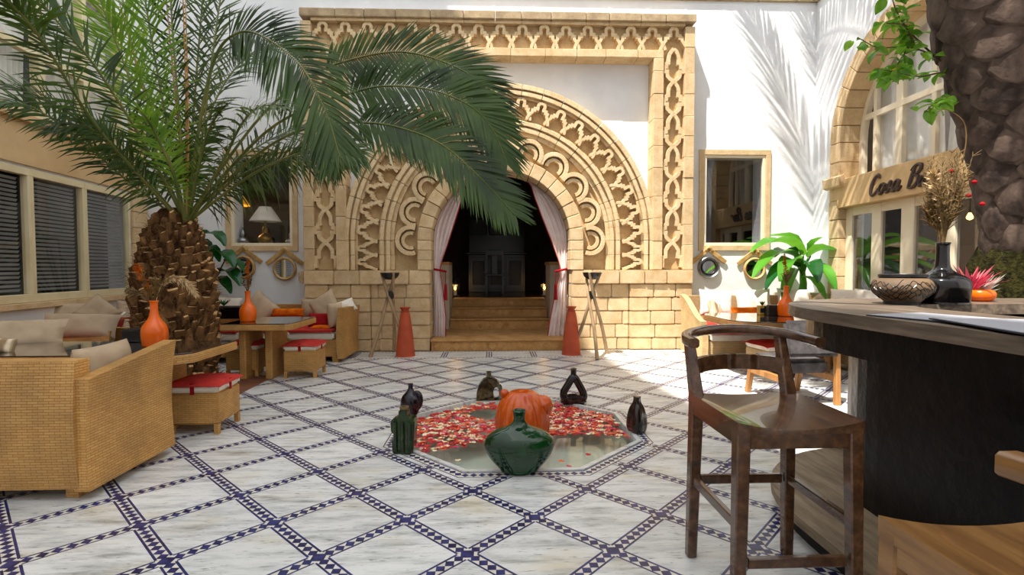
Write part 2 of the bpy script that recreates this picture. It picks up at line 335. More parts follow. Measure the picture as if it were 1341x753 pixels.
def rotm(x=0, y=0, z=0, loc=(0, 0, 0)):
    return Matrix.Translation(loc) @ Matrix.Rotation(z, 4, 'Z') @ Matrix.Rotation(y, 4, 'Y') @ Matrix.Rotation(x, 4, 'X')
# ============================================================ FLOOR
GS, GX, GY = .6695, -.1154, 2.9946          # diagonal pitch of the tile lattice and one node
OC, OR_ = Vector((.20, 4.19)), .90           # pool centre and apothem
def octo(ap): 
    r = ap/math.cos(PI/8); return [(OC.x+r*math.cos(PI/8+k*PI/4), OC.y+r*math.sin(PI/8+k*PI/4)) for k in range(8)]
def clip(poly, a, b, inside):
    out = []; ex, ey = b[0]-a[0], b[1]-a[1]
    d = [(ex*(p[1]-a[1])-ey*(p[0]-a[0]))*(1 if inside else -1) for p in poly]
    for i in range(len(poly)):
        j = (i+1) % len(poly)
        if d[i] >= 0: out.append(poly[i])
        if (d[i] >= 0) != (d[j] >= 0) and abs(d[i]-d[j]) > 1e-12:
            t = d[i]/(d[i]-d[j]); out.append((poly[i][0]+t*(poly[j][0]-poly[i][0]), poly[i][1]+t*(poly[j][1]-poly[i][1])))
    return out
def area(p): return abs(sum(p[i][0]*p[(i+1) % len(p)][1]-p[(i+1) % len(p)][0]*p[i][1] for i in range(len(p))))/2 if len(p) > 2 else 0
def minus_oct(poly, O):
    res = []; cur = poly
    for k in range(8):
        a, b = O[k], O[(k+1) % 8]; o = clip(cur, a, b, False)
        if area(o) > 1e-5: res.append(o)
        cur = clip(cur, a, b, True)
        if area(cur) < 1e-5: break
    return res
YB = 7.50                                     # start of the border strip along the portal
O_OUT, O_IN = octo(OR_+.10), octo(OR_)
BEDX0, BEDX1, BEDY0, BEDY1 = -4.15, -2.62, 5.15, 6.35
fb = MB()
# slab around the pool: eight trapezia plus outer field
big = [(-7, -6), (7, -6), (7, 9.5), (-7, 9.5)]
for p in minus_oct(big, octo(OR_+.005)): fb.prism(p, -.35, -.004)
floor = fb.build('floor', 'grout'); struct(floor, 'courtyard floor of marble squares set in blue and cream mosaic bands', 'floor')
BW = .070
hw = (GS/2-BW/math.sqrt(2))                   # half diagonal of a marble square
cells = []
for r in range(-12, 15):
    for c in range(-20, 20):
        if (r+c) % 2 == 0: continue
        x = GX+c*GS/2; y = GY+r*GS/2
        if abs(x) > 5.6 or y < -1 or y-hw > YB: continue
        cells.append((x, y))
def visible(x, y):
    d = Vector((x, y, -CH)); z = d.dot(fw); 
    if z < .3: return False
    return abs(d.dot(rt)/z*FPX) < 690 and abs(d.dot(up)/z*FPX) < 400
tile_me = MB().prism([(hw, 0), (0, hw), (-hw, 0), (0, -hw)], -.02, 0).mesh('marble_tile', 'marble', bevel=.0015)
rest = MB(); cnt = 0
cells.sort(key=lambda q: q[1])
for x, y in cells:
    P = [(x+hw, y), (x, y+hw), (x-hw, y), (x, y-hw)]
    full = y+hw <= YB
    if not full: P = clip(P, (-9, YB), (9, YB), False); 
    if area(P) < 1e-4: continue
    ps = minus_oct(P, O_OUT)
    if sum(area(q) for q in ps) < .0006: continue
    cut = (not full) or abs(sum(area(q) for q in ps)-2*hw*hw) > 1e-4
    vis = visible(x, y) and cnt < 298
    if vis:
        cnt += 1
        if not cut: put('marble_tile', tile_me, floor, (x, y, 0))
        else:
            m = MB()
            for q in ps: m.prism([(a-x, b-y) for a, b in q], -.02, 0)
            m.build('marble_tile', 'marble', floor, loc=(x, y, 0))
    else:
        for q in ps: rest.prism(q, -.02, 0)
if rest.v: tag(rest.build('marble_tile_field', 'marble', floor), kind='stuff')
# mosaic bands
cream, blue = MB(), MB()
e1 = (math.sqrt(.5), math.sqrt(.5)); sd = GS/math.sqrt(2)
def flat(mb, P, z):
    P = clip(P, (-9, YB), (9, YB), False)
    if len(P) < 3: return
    for q in minus_oct(P, O_OUT):
        if area(q) > 1e-6: mb.add([(a, b, z) for a, b in q], [tuple(range(len(q)))])
def rect(cx, cy, dx, dy, L, Wd):
    return [(cx-dx*L/2+dy*Wd/2, cy-dy*L/2-dx*Wd/2), (cx+dx*L/2+dy*Wd/2, cy+dy*L/2-dx*Wd/2), (cx+dx*L/2-dy*Wd/2, cy+dy*L/2+dx*Wd/2), (cx-dx*L/2-dy*Wd/2, cy-dy*L/2+dx*Wd/2)]
for r in range(-12, 15):
    for c in range(-20, 20):
        if (r+c) % 2: continue
        x = GX+c*GS/2; y = GY+r*GS/2
        if abs(x) > 5.8 or y < -1: continue
        q = .030; flat(blue, [(x-q, y-q), (x+q, y-q), (x+q, y+q), (x-q, y+q)], -.0002)
        hd = BW/math.sqrt(2); flat(cream, [(x-hd, y), (x, y-hd), (x+hd, y), (x, y+hd)], -.0008)
        for dx, dy in ((e1[0], e1[1]), (-e1[0], e1[1])):
            mx_, my_ = x+dx*sd/2, y+dy*sd/2
            flat(cream, rect(mx_, my_, dx, dy, sd-BW, BW), -.0008)
            for sg in (-1, 1):
                ox, oy = -dy*sg*(BW/2-.0045), dx*sg*(BW/2-.0045)
                flat(blue, rect(mx_+ox, my_+oy, dx, dy, sd-BW, .0115), -.0003)
            n = 9
            for k in range(1, n):
                px_, py_ = x+dx*sd*k/n, y+dy*sd*k/n; g = .019
                flat(blue, [(px_-g, py_-g), (px_+g, py_-g), (px_+g, py_+g), (px_-g, py_+g)], -.0003)
def ring8(mb, a0, a1, z):
    A, B = octo(a0), octo(a1)
    for k in range(8): j = (k+1) % 8; mb.add([(*A[k], z), (*A[j], z), (*B[j], z), (*B[k], z)], [(0, 3, 2, 1)])
ring8(cream, OR_+.02, OR_+.10, -.0006); ring8(blue, OR_+.022, OR_+.031, -.0002); ring8(blue, OR_+.091, OR_+.10, -.0002)
Am = octo(OR_+.061)
for k in range(8):
    a, b = Vector(Am[k]), Vector(Am[(k+1) % 8]); n = 15; d = (b-a).normalized(); nn = Vector((-d.y, d.x))
    for i in range(n):
        p = a+(b-a)*((i+.5)/n); h1, h2 = (b-a).length/n/2, .026
        blue.add([(*(p-d*h1), -.0002), (*(p-nn*h2), -.0002), (*(p+d*h1), -.0002), (*(p+nn*h2), -.0002)], [(0, 1, 2, 3)])
# border strip at the foot of the portal
x = -5.4
k = 0
while x < 5.4:
    MB().box(0, GS-.012, 0, 8.14-YB-.16, -.02, 0).build('border_slab', 'marble', floor, loc=(x+.006, YB+.08, 0))
    for j in (-1, 0, 1): blue.add([(x+j*.036-.009, YB+.09, .0006), (x+j*.036+.009, YB+.09, .0006), (x+j*.036+.009, 8.05, .0006), (x+j*.036-.009, 8.05, .0006)], [(0, 1, 2, 3)])
    for yy in (YB+.035, 8.095):
        cream.add([(x, yy-.035, -.0008), (x+GS, yy-.035, -.0008), (x+GS, yy+.035, -.0008), (x, yy+.035, -.0008)], [(0, 1, 2, 3)])
        for i in range(12):
            a = x+GS*i/12; blue.add([(a, yy-.016, -.0003), (a+.032, yy-.016, -.0003), (a+.032, yy+.016, -.0003), (a, yy+.016, -.0003)], [(0, 1, 2, 3)])
    x += GS
tag(cream.build('mosaic_ground', 'cream_mosaic', floor), kind='stuff'); tag(blue.build('mosaic_pieces', 'blue_mosaic', floor), kind='stuff')
# planting bed of the palm
bed = MB(); bed.box(BEDX0, BEDX1, BEDY0, BEDY1, -.02, .008); 
bo = bed.build('planting_bed', 'bed_brown', floor, bevel=.004)

# ------------------------------------------------------------ pool
pool = thing('reflecting_pool', 'shallow octagonal marble pool set into the tiled courtyard floor', 'pool', (OC.x, OC.y, 0))
def rel(P): return [(a-OC.x, b-OC.y) for a, b in P]
pb = MB(); A, B = rel(octo(OR_+.02)), rel(octo(OR_-.015))
for k in range(8): 
    j = (k+1) % 8
    pb.hexa([(*A[k], -.06), (*A[j], -.06), (*B[j], -.06), (*B[k], -.06), (*A[k], .008), (*A[j], .008), (*B[j], .008), (*B[k], .008)])
pb.build('rim', 'marble', pool)
pb = MB(); A = rel(octo(OR_-.0)); 
for k in range(8):
    j = (k+1) % 8; B = rel(octo(OR_+.004)); pb.quad((*A[j], -.3), (*A[k], -.3), (*A[k], -.05), (*A[j], -.05))
pb.add([(*p, -.13) for p in A], [tuple(range(8))]); pb.build('basin', 'pondfloor', pool)
MB().add([(*p, -.028) for p in rel(octo(OR_-.002))], [tuple(range(8))]).build('water_surface', 'water', pool)

# ============================================================ BACK WALL
YW, WT = 8.45, 5.62
CX, ZC, YF = .147, 1.74, 8.15
def holes_wall(mb, x0, x1, z0, z1, y0, y1, holes):
    xs = sorted({x0, x1, *[h[0] for h in holes], *[h[1] for h in holes]}); zs = sorted({z0, z1, *[h[2] for h in holes], *[h[3] for h in holes]})
    for i in range(len(xs)-1):
        run = None
        for j in range(len(zs)-1):
            xm, zm = (xs[i]+xs[i+1])/2, (zs[j]+zs[j+1])/2
            if any(h[0] < xm < h[1] and h[2] < zm < h[3] for h in holes):
                if run is not None: mb.box(xs[i], xs[i+1], y0, y1, run, zs[j]); run = None
            elif run is None: run = zs[j]
        if run is not None: mb.box(xs[i], xs[i+1], y0, y1, run, zs[-1])
wr0, wr1 = at(922, 203, YW), at(1000.5, 321.5, YW); wl0, wl1 = at(301, 203, YW), at(384, 322, YW)
HW = [(CX-1.14, CX+1.14, 0, 2.92), (wr0.x, wr1.x, wr1.z, wr0.z), (wl0.x, wl1.x, wl1.z, wl0.z)]
m = MB(); holes_wall(m, -6.2, 6.2, 0, WT, YW, YW+.4, HW)
wall_b = struct(m.build('wall_back', 'plaster'), 'white plastered back wall of the courtyard around the carved portal')
m = MB(); xx = -6.2
while xx < 6.2:
    MB().box(xx+.004, min(xx+.62, 6.2)-.004, YW-.05, YW+.45, WT, WT+.10).build('coping_stone', 'coping', wall_b, bevel=.008); xx += .62
MB().box(-5.4, CX-3.07, YW-.02, YW, .60, .64).build('dado_moulding', 'plaster', wall_b, bevel=.005)
# two windows in the back wall
def back_window(name, h, label, dark):
    w_ = thing(name, label, 'window', ((h[0]+h[1])/2, YW, h[2])); tag(w_, kind='structure'); W2 = (h[1]-h[0])/2; Hh = h[3]-h[2]
    def frame(nm, mt, o, t, y0, y1):
        f = MB(); f.box(-W2-o, W2+o, y0, y1, -o, -o+t); f.box(-W2-o, W2+o, y0, y1, Hh+o-t, Hh+o); f.box(-W2-o, -W2-o+t, y0, y1, -o+t, Hh+o-t); f.box(W2+o-t, W2+o, y0, y1, -o+t, Hh+o-t); return f.build(nm, mt, w_, bevel=.004)
    frame('surround', 'stone', .085, .085, -.03, .04); frame('window_frame', 'white_paint', 0, .045, -.012, .06)
    MB().box(-W2+.04, W2-.04, .03, .036, .04, Hh-.04).build('pane', 'glass_dark' if dark else 'glass', w_)
    MB().box(-W2-.6, W2+.6, 1.5, 1.55, -.4, Hh+.5).box(-W2-.65, -W2-.6, .4, 1.55, -.4, Hh+.5).box(W2+.6, W2+.65, .4, 1.55, -.4, Hh+.5).box(-W2-.6, W2+.6, .4, 1.5, Hh+.45, Hh+.5).build('black_room_lining', 'matte_black', w_)  # black lining, the unlit room's darkness painted on behind the glass
    MB().box(-W2-.6, W2+.6, .06, 1.5, -.06, -.01).build('inner_sill', 'ebony', w_)
    return w_
back_window('window_1', HW[1], 'dark framed window right of the carved portal reflecting the courtyard', True)
back_window('window_2', HW[2], 'dark framed window left of the portal with table lamps inside', False)

# ============================================================ CARVED PORTAL
portal = thing('stone_portal', 'carved sandstone arch portal with interlaced borders around the curtained doorway', 'portal', (CX, YF, 0))
ARC = (0, 0, ZC)
def sector(mb, r0, r1, t0, t1, y0, y1, n=4, yin=None):
    for i in range(n):
        a, b = t0+(t1-t0)*i/n, t0+(t1-t0)*(i+1)/n
        P = [(r0*math.cos(a), r0*math.sin(a)), (r1*math.cos(a), r1*math.sin(a)), (r1*math.cos(b), r1*math.sin(b)), (r0*math.cos(b), r0*math.sin(b))]
        mb.hexa([(P[0][0], y0, P[0][1]), (P[1][0], y0, P[1][1]), (P[1][0], y1, P[1][1]), (P[0][0], y1, P[0][1]), (P[3][0], y0, P[3][1]), (P[2][0], y0, P[2][1]), (P[2][0], y1, P[2][1]), (P[3][0], y1, P[3][1])])
    return mb
def rot_ring(name, me, n, parent, jit=0):
    for k in range(n): put(name, me, parent, (0, random.uniform(-jit, jit), ZC), (0, -(k+.5)*PI/n, 0))
g = .0035
# voussoirs
nv = 19; h = PI/nv/2
rot_ring('voussoir', sector(MB(), 1.10, 1.31, -h+g, h-g, .05, .62, 2).mesh('voussoir', 'stone', bevel=.008, merge=True), nv, portal, .008)
def prof_ring(name, bands, n, legs=True):
    h = PI/n/2; m = MB()
    for (r0, r1, y0) in bands: sector(m, r0, r1, -h+.002, h-.002, y0, .30, 3)
    me = m.mesh(name, 'stone_carved', bevel=.004); rot_ring(name, me, n, portal)
    for sx in (-1, 1):
        for z0, z1 in ((1.275, 1.51), (1.514, 1.738)):
            m = MB()
            for (r0, r1, y0) in bands: m.box(min(sx*r0, sx*r1), max(sx*r0, sx*r1), y0, .30, z0, z1)
            m.build(name, 'stone_carved', portal, bevel=.004)
prof_ring('inner_moulding_stone', [(1.68, 1.74, .13), (1.74, 1.80, .07), (1.80, 1.835, .12), (1.835, 1.895, .06), (1.895, 1.92, .11)], 18)
prof_ring('outer_moulding_stone', [(2.25, 2.285, .12), (2.285, 2.345, .05), (2.345, 2.375, .11), (2.375, 2.45, .04)], 22)
# recessed beds
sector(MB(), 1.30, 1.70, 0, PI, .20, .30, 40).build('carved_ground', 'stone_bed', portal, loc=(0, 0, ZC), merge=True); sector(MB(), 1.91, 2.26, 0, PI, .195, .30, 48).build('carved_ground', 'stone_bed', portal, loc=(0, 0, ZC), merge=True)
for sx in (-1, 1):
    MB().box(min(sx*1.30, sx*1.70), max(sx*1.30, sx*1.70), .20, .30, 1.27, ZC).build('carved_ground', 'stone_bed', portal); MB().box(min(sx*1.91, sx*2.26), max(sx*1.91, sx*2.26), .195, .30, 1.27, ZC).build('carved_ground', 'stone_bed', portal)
for sx in (-1, 1):
    for z0, z1 in ((1.275, 1.43), (1.434, 1.585), (1.589, 1.738)): MB().box(min(sx*1.10, sx*1.31), max(sx*1.10, sx*1.31), .05, .62, z0, z1).build('jamb_stone', 'stone', portal, bevel=.008)
def strap(mb, pts, wd, y0, y1, mp):
    """a carved strap following pts (a,b); mp maps (a,b,depth) to 3D"""
    pts = [Vector(p) for p in pts]; L, Rr = [], []
    for i, p in enumerate(pts):
        d1 = (pts[i]-pts[i-1]).normalized() if i else None; d2 = (pts[i+1]-pts[i]).normalized() if i < len(pts)-1 else None
        if d1 is None: t, k = d2, 1
        elif d2 is None: t, k = d1, 1
        else:
            t = (d1+d2); t = t.normalized() if t.length > 1e-4 else d1; k = min(1.6, 1/max(.4, t.dot(d1)))
        nn = Vector((-t.y, t.x))*(wd/2*k); L.append(p+nn); Rr.append(p-nn)
    for i in range(len(pts)-1):
        q = [L[i], Rr[i], Rr[i+1], L[i+1]]
        f_ = [mp(a.x, a.y, y0) for a in q]; b_ = [mp(a.x, a.y, y1) for a in q]
        mb.add(f_+b_, [(0, 1, 2, 3), (0, 4, 5, 1), (1, 5, 6, 2), (2, 6, 7, 3), (3, 7, 4, 0)])
def motif(p, hgt):
    right = [(0, .955), (.09, .94), (.15, .88), (.165, .79), (.145, .70), (.15, .645), (.285, .645), (.285, .545), (.385, .545), (.385, .43), (.44, .36), (.50, .27), (.57, .16), (.60, .03)]
    a = [(u*p, v*hgt) for u, v in right]; b = [(-u*p, v*hgt) for u, v in right]
    return a, b
# top interlace
BX = 2.56; p0 = 2*2.89/17; H0 = .365; ZB = 4.705
mm_ = MB()
for pts in motif(p0, H0): strap(mm_, pts, .048, .025, .12, lambda a, b, d: (a, d, b))
top_me = mm_.mesh('interlace_motif', 'stone_carved', bevel=.003)
for k in range(17): put('interlace_motif', top_me, portal, (-2.89+p0*(k+.5), .004*(k % 2), ZB))
# arch interlace
na = 21; th = PI/na; Rm = 1.925; Ha = .325; pa = th*2.05
mm_ = MB()
for pts in motif(pa, Ha): strap(mm_, pts, .046, .07, .20, lambda a, b, d: ((Rm+b)*math.cos(a/2.05), d, (Rm+b)*math.sin(a/2.05)))
rot_ring('interlace_motif', mm_.mesh('arch_interlace_motif', 'stone_carved', bevel=.003), na, portal, .004)
mm_ = MB()
for pts in motif(.20, Ha): strap(mm_, pts, .042, .07, .20, lambda a, b, d: (b, d, a))
leg_me = mm_.mesh('leg_interlace_motif', 'stone_carved', bevel=.003)
for sx in (-1, 1):
    for z in (1.405, 1.615): 
        o = put('interlace_motif', leg_me, portal, (sx*Rm, 0, z), (0, 0, 0)); 
        if sx < 0: o.rotation_euler = (0, 0, 0); o.scale.x = -1
# vertical interlace
pv = .505; wv = .165
pr = [(0, 0), (.35, .07), (.58, .15), (.62, .22), (.62, .30), (.93, .30), (.93, .44), (.70, .44), (.70, .54), (.50, .56), (.50, .70), (.42, .82), (.22, .93), (0, 1)]
mm_ = MB()
for sx in (-1, 1): strap(mm_, [(sx*u*wv, v*pv) for u, v in pr], .058, .03 if sx < 0 else .035, .12, lambda a, b, d: (a, d, b))
v_me = mm_.mesh('vertical_interlace_motif', 'stone_carved', bevel=.003)
mm_ = MB()
for sx in (-1, 1): strap(mm_, [(sx*.93*wv, .0), (sx*.93*wv, .16), (sx*.62*wv, .17), (sx*.62*wv, .27), (sx*.35*wv, .34), (0, .40)], .058, .03, .12, lambda a, b, d: (a, d, b))
foot_me = mm_.mesh('interlace_foot', 'stone_carved', bevel=.003)
for sx in (-1, 1):
    put('interlace_motif', foot_me, portal, (sx*2.725, 0, 1.31))
    for k in range(6): put('interlace_motif', v_me, portal, (sx*2.725, 0, 1.71+k*pv))
# scallop lobes
me_l = MB(); rc = 1.425
for rad, wd, y0 in ((.205, .066, .07), (.118, .056, .10)):
    arc = [(rc+rad*math.cos(a), rad*math.sin(a)) for a in [R(-112+224*i/18) for i in range(19)]]
    strap(me_l, arc, wd, y0, .205, lambda a, b, d: (a, d, b))
me_l = me_l.mesh('scallop', 'stone_carved', bevel=.004)
for k in range(11): put('scallop', me_l, portal, (0, random.uniform(-.004, .004), ZC), (0, -k*PI/10, 0))
# rectangular frame
def frame_box(x0, x1, z0, z1, y0, name='frame_stone', m='stone', bv=.006): return MB().box(x0, x1, y0, .30, z0, z1).build(name, m, portal, bevel=bv)
for sx in (-1, 1):
    z = 1.275; 
    while z < 5.05:
        z1 = min(z+random.uniform(.30, .42), 5.075) if z < 4.6 else 5.075
        frame_box(min(sx*2.893, sx*3.05), max(sx*2.893, sx*3.05), z+.002, z1-.002, random.uniform(-.004, .006)); z = z1
    z = 1.275
    while z < 4.55:
        z1 = min(z+random.uniform(.34, .5), 4.585) if z < 4.2 else 4.585
        frame_box(min(sx*2.40, sx*2.557), max(sx*2.40, sx*2.557), z+.002, z1-.002, random.uniform(-.004, .006)); z = z1
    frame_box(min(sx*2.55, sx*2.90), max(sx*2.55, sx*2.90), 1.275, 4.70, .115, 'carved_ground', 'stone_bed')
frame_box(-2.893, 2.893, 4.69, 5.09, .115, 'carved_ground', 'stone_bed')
x = -2.557
while x < 2.55:
    x1 = min(x+random.uniform(.38, .58), 2.557) if x < 2.15 else 2.557
    frame_box(x+.002, x1-.002, 4.587, 4.705, random.uniform(-.004, .006)); x = x1
x = -3.05
while x < 3.04:
    x1 = min(x+random.uniform(.36, .56), 3.05) if x < 2.6 else 3.05
    MB().box(x+.003, x1-.003, -.05+random.uniform(-.006, .006), .30, 5.12, 5.245).build('cornice_stone', 'coping', portal, bevel=.01)
    MB().box(max(x, -2.893)+.002, min(x1, 2.893)-.002, -.005, .30, 5.075, 5.12).build('bed_moulding_stone', 'stone', portal, bevel=.004); x = x1
# coursed base
zc = [0, .19, .405, .62, .835, 1.05, 1.272]
for sx in (-1, 1):
    for ci in range(6):
        x = 1.125; lim = 3.05
        while x < lim-.01:
            x1 = x+random.uniform(.27, .43); x1 = lim if lim-x1 < .2 else x1
            if x < 2.04 < x1 and ci < 5: x1 = 2.04
            yf = (.05 if x1 <= 2.041 else 0) if ci < 5 else (.05 if x1 < 1.75 else -.035)
            yf += random.uniform(-.007, .007); a, b = sorted((sx*(x+.0035), sx*(x1-.0035)))
            MB().box(a, b, yf, .62 if x < 1.2 else .30, zc[ci]+.003, zc[ci+1]-.003).build('base_block', 'stone', portal, bevel=.012); x = x1
    a, b = sorted((sx*1.13, sx*3.03)); MB().box(a, b, .075, .29, 0, 1.27).build('mortar_core', 'grout', portal)
MB().prism_y([(-3.05, 1.06), (-3.13, 1.12), (-3.13, 1.25), (-3.05, 1.27)], -.03, .2).build('corner_corbel', 'coping', portal, bevel=.01)

# ------------------------------------------------------------ steps and the dark hall
st = thing('entrance_steps', 'four tan tiled steps rising through the arched doorway', 'steps', (CX, YF, 0))
for i, (y0, y1, z0, z1) in enumerate(((0, 1.42, 0, .18), (1.40, 1.82, .0, .372), (1.80, 2.18, .0, .553), (2.16, 2.6, .0, .70))):
    s_ = MB().box(-1.10 if i == 0 else -.92, 1.10 if i == 0 else .92, y0+.012, y1, z0, z1-.03).build('step', 'step', st)
    MB().box(-1.11 if i == 0 else -.92, 1.11 if i == 0 else .92, y0-.012, y1, z1-.03, z1).build('tread', 'step', s_, bevel=.006)
    nz = 15
    for k in range(nz):
        wd_ = 1.06 if i == 0 else .9; wz = 2*wd_/nz; xx = -wd_+wz*(k+.5); hz = (z1-.03-(0 if i == 0 else (0, .18, .372, .553)[i]))/2; zz = z1-.03-hz
        if hz > .03: MB().add([(xx-wz*.46, y0+.011, zz), (xx, y0+.011, zz-hz*.9), (xx+wz*.46, y0+.011, zz), (xx, y0+.011, zz+hz*.9), (xx-wz*.46, y0+.004, zz), (xx, y0+.004, zz-hz*.9), (xx+wz*.46, y0+.004, zz), (xx, y0+.004, zz+hz*.9)], [(4, 5, 6, 7), (0, 1, 5, 4), (1, 2, 6, 5), (2, 3, 7, 6), (3, 0, 4, 7)]).build('riser_tile', 'step', s_)
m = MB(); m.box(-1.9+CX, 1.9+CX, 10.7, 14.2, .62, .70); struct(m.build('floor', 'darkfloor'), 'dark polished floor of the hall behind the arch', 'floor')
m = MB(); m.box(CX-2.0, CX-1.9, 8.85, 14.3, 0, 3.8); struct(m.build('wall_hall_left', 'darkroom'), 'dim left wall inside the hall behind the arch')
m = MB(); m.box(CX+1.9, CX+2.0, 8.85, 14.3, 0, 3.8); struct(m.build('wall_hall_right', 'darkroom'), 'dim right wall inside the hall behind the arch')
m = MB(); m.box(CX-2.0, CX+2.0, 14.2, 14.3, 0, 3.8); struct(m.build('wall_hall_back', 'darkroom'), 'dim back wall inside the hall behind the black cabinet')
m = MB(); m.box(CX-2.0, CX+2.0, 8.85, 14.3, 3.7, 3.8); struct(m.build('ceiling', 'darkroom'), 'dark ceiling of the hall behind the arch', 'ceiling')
for sx, nm in ((-1, 'left'), (1, 'right')):
    a, b = sorted((CX+sx*.935, CX+sx*1.9)); t = MB().box(a, b, 9.6, 10.4, 0, 1.36).build('wall_stair_'+nm, 'grey_stone_pot'); struct(t, 'low plastered parapet on the %s side of the inner steps' % nm)
    MB().box(a-.02, b, 9.58, 10.42, 1.36, 1.42).build('parapet_cap', 'step', t, bevel=.005)
# black cabinet with carved panels at the end of the hall
cb = thing('hall_cabinet', 'black carved wooden cabinet with panelled doors at the end of the dark hall', 'cabinet', (CX-.02, 13.2, .70))
MB().box(-.72, .72, 0, .5, 0, .95).build('body', 'ebony', cb, bevel=.01); MB().box(-.78, .78, -.05, .52, .95, 1.0).build('top', 'ebony', cb, bevel=.01)
for x0, x1 in ((-.68, -.24), (-.21, .21), (.24, .68)):
    d = MB().box(x0, x1, -.025, 0, .08, .88).build('door', 'ebony', cb, bevel=.006); MB().box(x0+.07, x1-.07, -.05, -.025, .18, .78).build('door_panel', 'black', d, bevel=.015)
    MB().lathe([(.0, 0), (.012, .0), (.016, .02), (0, .03)], 8, M=rotm(x=PI/2, loc=((x0+x1)/2+.15, -.025, .5))).build('knob', 'brass', d)
up_ = MB().box(-.72, .72, .25, .5, 1.0, 1.95).build('upper_case', 'ebony', cb, bevel=.01)
for x0, x1 in ((-.66, -.24), (-.2, .2), (.24, .66)): MB().box(x0, x1, .22, .25, 1.45, 1.85).build('panel', 'black', up_, bevel=.015)
MB().box(-.8, .8, .2, .54, 1.95, 2.05).build('cornice', 'ebony', cb, bevel=.015)
# dark dining chair silhouette in front of the cabinet
ch = thing('hall_chair', 'black high-backed chair standing before the cabinet in the dark hall', 'chair', (CX-.08, 12.3, .70))
MB().box(-.22, .22, -.22, .22, .42, .47).build('seat', 'ebony', ch, bevel=.01)
for a in (-.19, .19):
    MB().box(a-.02, a+.02, -.21, -.17, 0, .42).build('leg', 'ebony', ch); MB().box(a-.02, a+.02, .17, .21, 0, .42).build('leg', 'ebony', ch); MB().box(a-.02, a+.02, -.22, -.18, .47, 1.02).build('back_post', 'ebony', ch)
MB().box(-.21, .21, -.215, -.185, .9, 1.02).build('top_rail', 'ebony', ch, bevel=.006); MB().box(-.06, .06, -.21, -.19, .47, .9).build('splat', 'ebony', ch)
# two candle lanterns
def lantern(px, py, side):
    p = at(px, py, 10.95); t = thing('candle_lantern', 'small glowing candle lantern on the %s of the top step' % side, 'lantern', (p.x, 10.95, .70), group='lanterns flanking the inner steps')
    MB().lathe([(.09, 0), (.09, .03), (.06, .04)], 12).build('base', 'black', t, smooth=40)
    for k in range(6): a = k*PI/3; MB().tube([(.08*math.cos(a), .08*math.sin(a), .03), (.08*math.cos(a), .08*math.sin(a), .27)], .005, 5).build('bar', 'black', t)
    MB().lathe(smoothprof([(.105, .27), (.09, .33), (.04, .42), (.015, .52), (.0, .6)], 10), 12).build('hood', 'black', t, smooth=40)
    MB().lathe([(.035, .03), (.035, .13), (0, .13)], 12).build('candle', 'shade', t, smooth=40)
    MB().lathe(smoothprof([(.0, .14), (.02, .17), (.014, .21), (0, .26)], 8), 8).build('flame', 'flame', t, smooth=60)
    lp = bpy.data.lights.new('candle_light', 'POINT'); lp.energy = 6; lp.color = (1, .6, .25); lp.shadow_soft_size = .03
    lo_ = bpy.data.objects.new('candle_light', lp); C.objects.link(lo_); lo_.parent = t; lo_.location = (0, -.0, .24)
lantern(596, 375, 'left'); lantern(713, 373, 'right')

# ------------------------------------------------------------ curtains
def curtain(sx, label, key):
    t = thing('curtain', label, 'curtain', (CX, YF+.42, 0), group='tied curtains of the arched doorway')
    rows = []; nz = 34; nf = 44
    def edge(z):    # outer and inner edge (distance from centre) at height z
        out = 1.09 if z < 1.74 else math.sqrt(max(.02, 1.09**2-(z-1.74)**2))
        for (za, ia), (zb, ib) in zip(key, key[1:]):
            if za <= z <= zb: inn = ia+(ib-ia)*(z-za)/(zb-za); break
        else: inn = key[-1][1] if z > 2 else key[0][1]
        return out, min(inn, out-.02)
    ztop = 2.72
    def f(u, v):
        z = .17+(ztop-.17)*v; o_, i_ = edge(z); sq = .35+.65*min(1, abs(z-1.27)/.9)
        x = o_+(i_-o_)*u; return (sx*x, .026*sq*math.sin(u*8*PI+.6*math.sin(4*z))+.02*math.sin(3*z+u*5)-.03*(1-sq), z)
    MB().grid(f, nf, nz).build('drape', 'curtain', t, smooth=80)
    ed = [Vector(f(1, v/30))+Vector((-sx*.006, -.012, 0)) for v in range(31)]; MB().tube(ed, .014, 6, flat=.5).build('red_trim', 'red', t, smooth=60)
    MB().tube([(sx*(1.0+.10*math.cos(a)), .055*math.sin(a)-.02, 1.27+.02*math.cos(a)) for a in [2*PI*k/16 for k in range(16)]], .018, 6, closed=True).build('tieback', 'darkred', t, smooth=60)
    q = MB(); xx = sx*.90; q.tube([(xx, -.07, 1.26), (xx, -.08, 1.05)], .006, 5); q.lathe([(.0, 1.06), (.02, 1.04), (.022, 1.0), (.03, .78), (0, .78)], 10, cx=xx, cy=-.08); q.build('tassel', 'darkred', t, smooth=50)
curtain(-1, 'pale pink curtain tied back at the left side of the arched doorway', [(.17, .92), (.5, .91), (.9, .95), (1.18, .99), (1.3, 1.0), (1.42, .97), (1.7, .87), (2.1, .74), (2.5, .62), (2.75, .56)]); curtain(1, 'pale pink curtain tied back at the right side of the arched doorway', [(.17, .78), (.5, .83), (.9, .91), (1.18, .98), (1.3, .99), (1.42, .96), (1.7, .86), (2.1, .70), (2.5, .55), (2.75, .48)])

